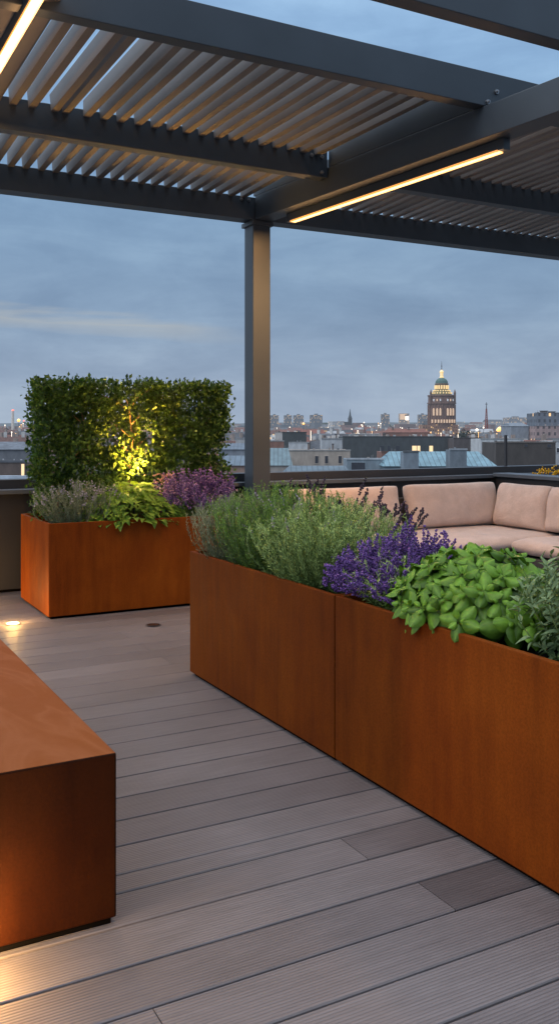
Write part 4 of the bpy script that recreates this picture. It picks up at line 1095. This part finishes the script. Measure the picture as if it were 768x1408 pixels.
for nm, m_, c_, mt in (('far_city', fw, (.62, .60, .58), 'c_wall'), ('far_city', fr_, (.20, .09, .07), 'c_tile'), ('far_city', fl, (.13, .14, .16), 'c_plain')):
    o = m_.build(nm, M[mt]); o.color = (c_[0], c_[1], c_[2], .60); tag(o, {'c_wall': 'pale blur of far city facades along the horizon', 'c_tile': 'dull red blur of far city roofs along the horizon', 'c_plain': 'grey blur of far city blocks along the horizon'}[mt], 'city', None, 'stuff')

# far green belt: one mass of trees
N = 9000; pxs = np.concatenate([rng.normal(448, 22, N // 2), rng.uniform(360, 800, N - N // 2)])
dd = np.concatenate([rng.uniform(1900, 2050, N // 2), rng.uniform(2250, 3200, N - N // 2)])
hh = np.where(np.arange(N) < N // 2, rng.uniform(0, 1, N) ** .7 * (33 - np.abs(pxs - 448) * .5).clip(5, 40), rng.uniform(0, 30, N))
pos = np.array([P(a, 588, b) for a, b in zip(pxs, dd)]); pos[:, 2] = GZ + hh
sc = rng.uniform(4, 10, N)
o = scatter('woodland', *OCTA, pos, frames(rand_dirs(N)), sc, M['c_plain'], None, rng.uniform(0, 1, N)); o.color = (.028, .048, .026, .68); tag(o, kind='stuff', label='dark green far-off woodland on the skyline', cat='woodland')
# dark bushy trees among the roofs
def city_tree(px, ytop, d, r_, label):
    q = P(px, ytop, d); zt = q[2]; th = empty('tree', (q[0], q[1], GZ), label, 'tree', 'trees among the city roofs')
    n_ = 500; a = rand_dirs(n_) * (rng.uniform(0, 1, (n_, 1)) ** .35); lump = np.array([.75 + .5 * noise.noise(Vector(v_ * 2.1 + px)) for v_ in a])[:, None]
    c_ = np.array([0, 0, zt - GZ - r_]); ps = c_ + a * lump * r_ * np.array([1.15, 1.15, 1])
    o_ = scatter('crown', *LEAF4, ps, frames(rand_dirs(n_)), rng.uniform(.6, 1.5, n_), M['c_plain'], th, rng.uniform(0, 1, n_)); o_.color = (.022, .034, .020, hz(d))
    paint(MB().tube([(0, 0, 0), (0, 0, c_[2])], [.5, .25], 6).build('trunk', M['c_plain'], th), (.05, .04, .03), d)
city_tree(641, 589, 520, 5.2, 'dark round tree just right of the domed church')
city_tree(650, 592, 560, 4.6, 'dark bushy tree between the domed church and the mast')
city_tree(634, 592, 600, 4.4, 'dark low tree at the foot of the domed church')
city_tree(553, 607, 330, 3.0, 'small dark tree beside the lit windows')

# far lamps
def far_lamp(px, py, d, r_, mat, label):
    q = P(px, py, d); th = empty('street_lamp', (q[0], q[1], 0), label, 'lamp', 'far street lamps')
    paint(MB().tube([(0, 0, GZ), (0, 0, q[2] - r_)], [.25, .15], 6).build('pole', M['c_plain'], th), (.05, .05, .05), d)
    MB().lathe([(r_ * .3, q[2] - r_), (r_, q[2] - r_ * .3), (r_, q[2] + r_ * .3), (r_ * .3, q[2] + r_)], 10).build('lamp_head', M[mat], th)
for (px, py, s_, m_, lab) in ((655, 591, 1.8, 'lamp_white', 'white street lamp just left of the red mast'), (686, 590, 3.2, 'lamp_orange', 'large orange glow right of the red mast'), (683.5, 591.5, 2.0, 'lamp_orange', 'smaller orange glow touching the large one'),
                         (700, 587, 2.1, 'lamp_orange', 'orange lamp left of the grey hall roof'), (704, 590.5, 1.4, 'c_red', 'red lamp beside the grey hall roof'), (735, 575, 1.8, 'lamp_white', 'white lamp on the skyline above the pink building'),
                         (664, 588, 1.0, 'lamp_white', 'faint white lamp at the foot of the mast'), (583, 595, 1.1, 'lamp_white', 'small white lamp left below the domed church'), (592, 594.6, 1.2, 'lamp_orange', 'small orange lamp below the domed church'),
                         (26, 578, 2.2, 'lamp_orange', 'orange glow right of the pale chimney'), (33, 578.5, 1.2, 'c_red', 'small red lamp at the hedge edge'), (417, 582.5, 1.6, 'lamp_orange', 'small amber lamp by the green belt'),
                         (500, 581, .8, 'lamp_white', 'tiny white lamp right of the spire'), (520, 585, .8, 'lamp_white', 'tiny white lamp under the lone tower block'), (646, 594, .9, 'lamp_white', 'tiny white lamp between the dark trees')):
    far_lamp(px, py, 760, s_ * 760 / FPX, m_, lab)

rl = random.Random(5)
for k in range(48):
    px = rl.uniform(372, 768) if k % 6 else rl.uniform(0, 34)
    py = rl.uniform(580.5, 600); dd_ = rl.uniform(420, 700) if py > 592 else rl.uniform(900, 1500)
    q = P(px, py, dd_); rr_ = rl.uniform(.45, .8) * dd_ / FPX
    o = MB().lathe([(rr_ * .3, -rr_), (rr_, -rr_ * .3), (rr_, rr_ * .3), (rr_ * .3, rr_)], 8).tube([(0, 0, GZ - q[2]), (0, 0, -rr_)], [.2, .12], 5).build('street_lamp', M[rl.choice(('lamp_white', 'lamp_white', 'lamp_orange'))])
    o.location = [float(v_) for v_ in q]; tag(o, 'tiny far street lamp glowing among the distant city roofs', 'lamp', 'tiny far street lamps')

# ------------------------------------------------------------------ render settings
scene.view_settings.view_transform = 'Standard'; scene.view_settings.look = 'None'; scene.view_settings.exposure = 0
c = scene.cycles
c.use_denoising = True
try: c.denoiser = 'OPENIMAGEDENOISE'
except Exception: pass
c.max_bounces = 7; c.diffuse_bounces = 3; c.glossy_bounces = 3; c.transmission_bounces = 3
c.caustics_reflective = False; c.caustics_refractive = False; c.sample_clamp_indirect = 4
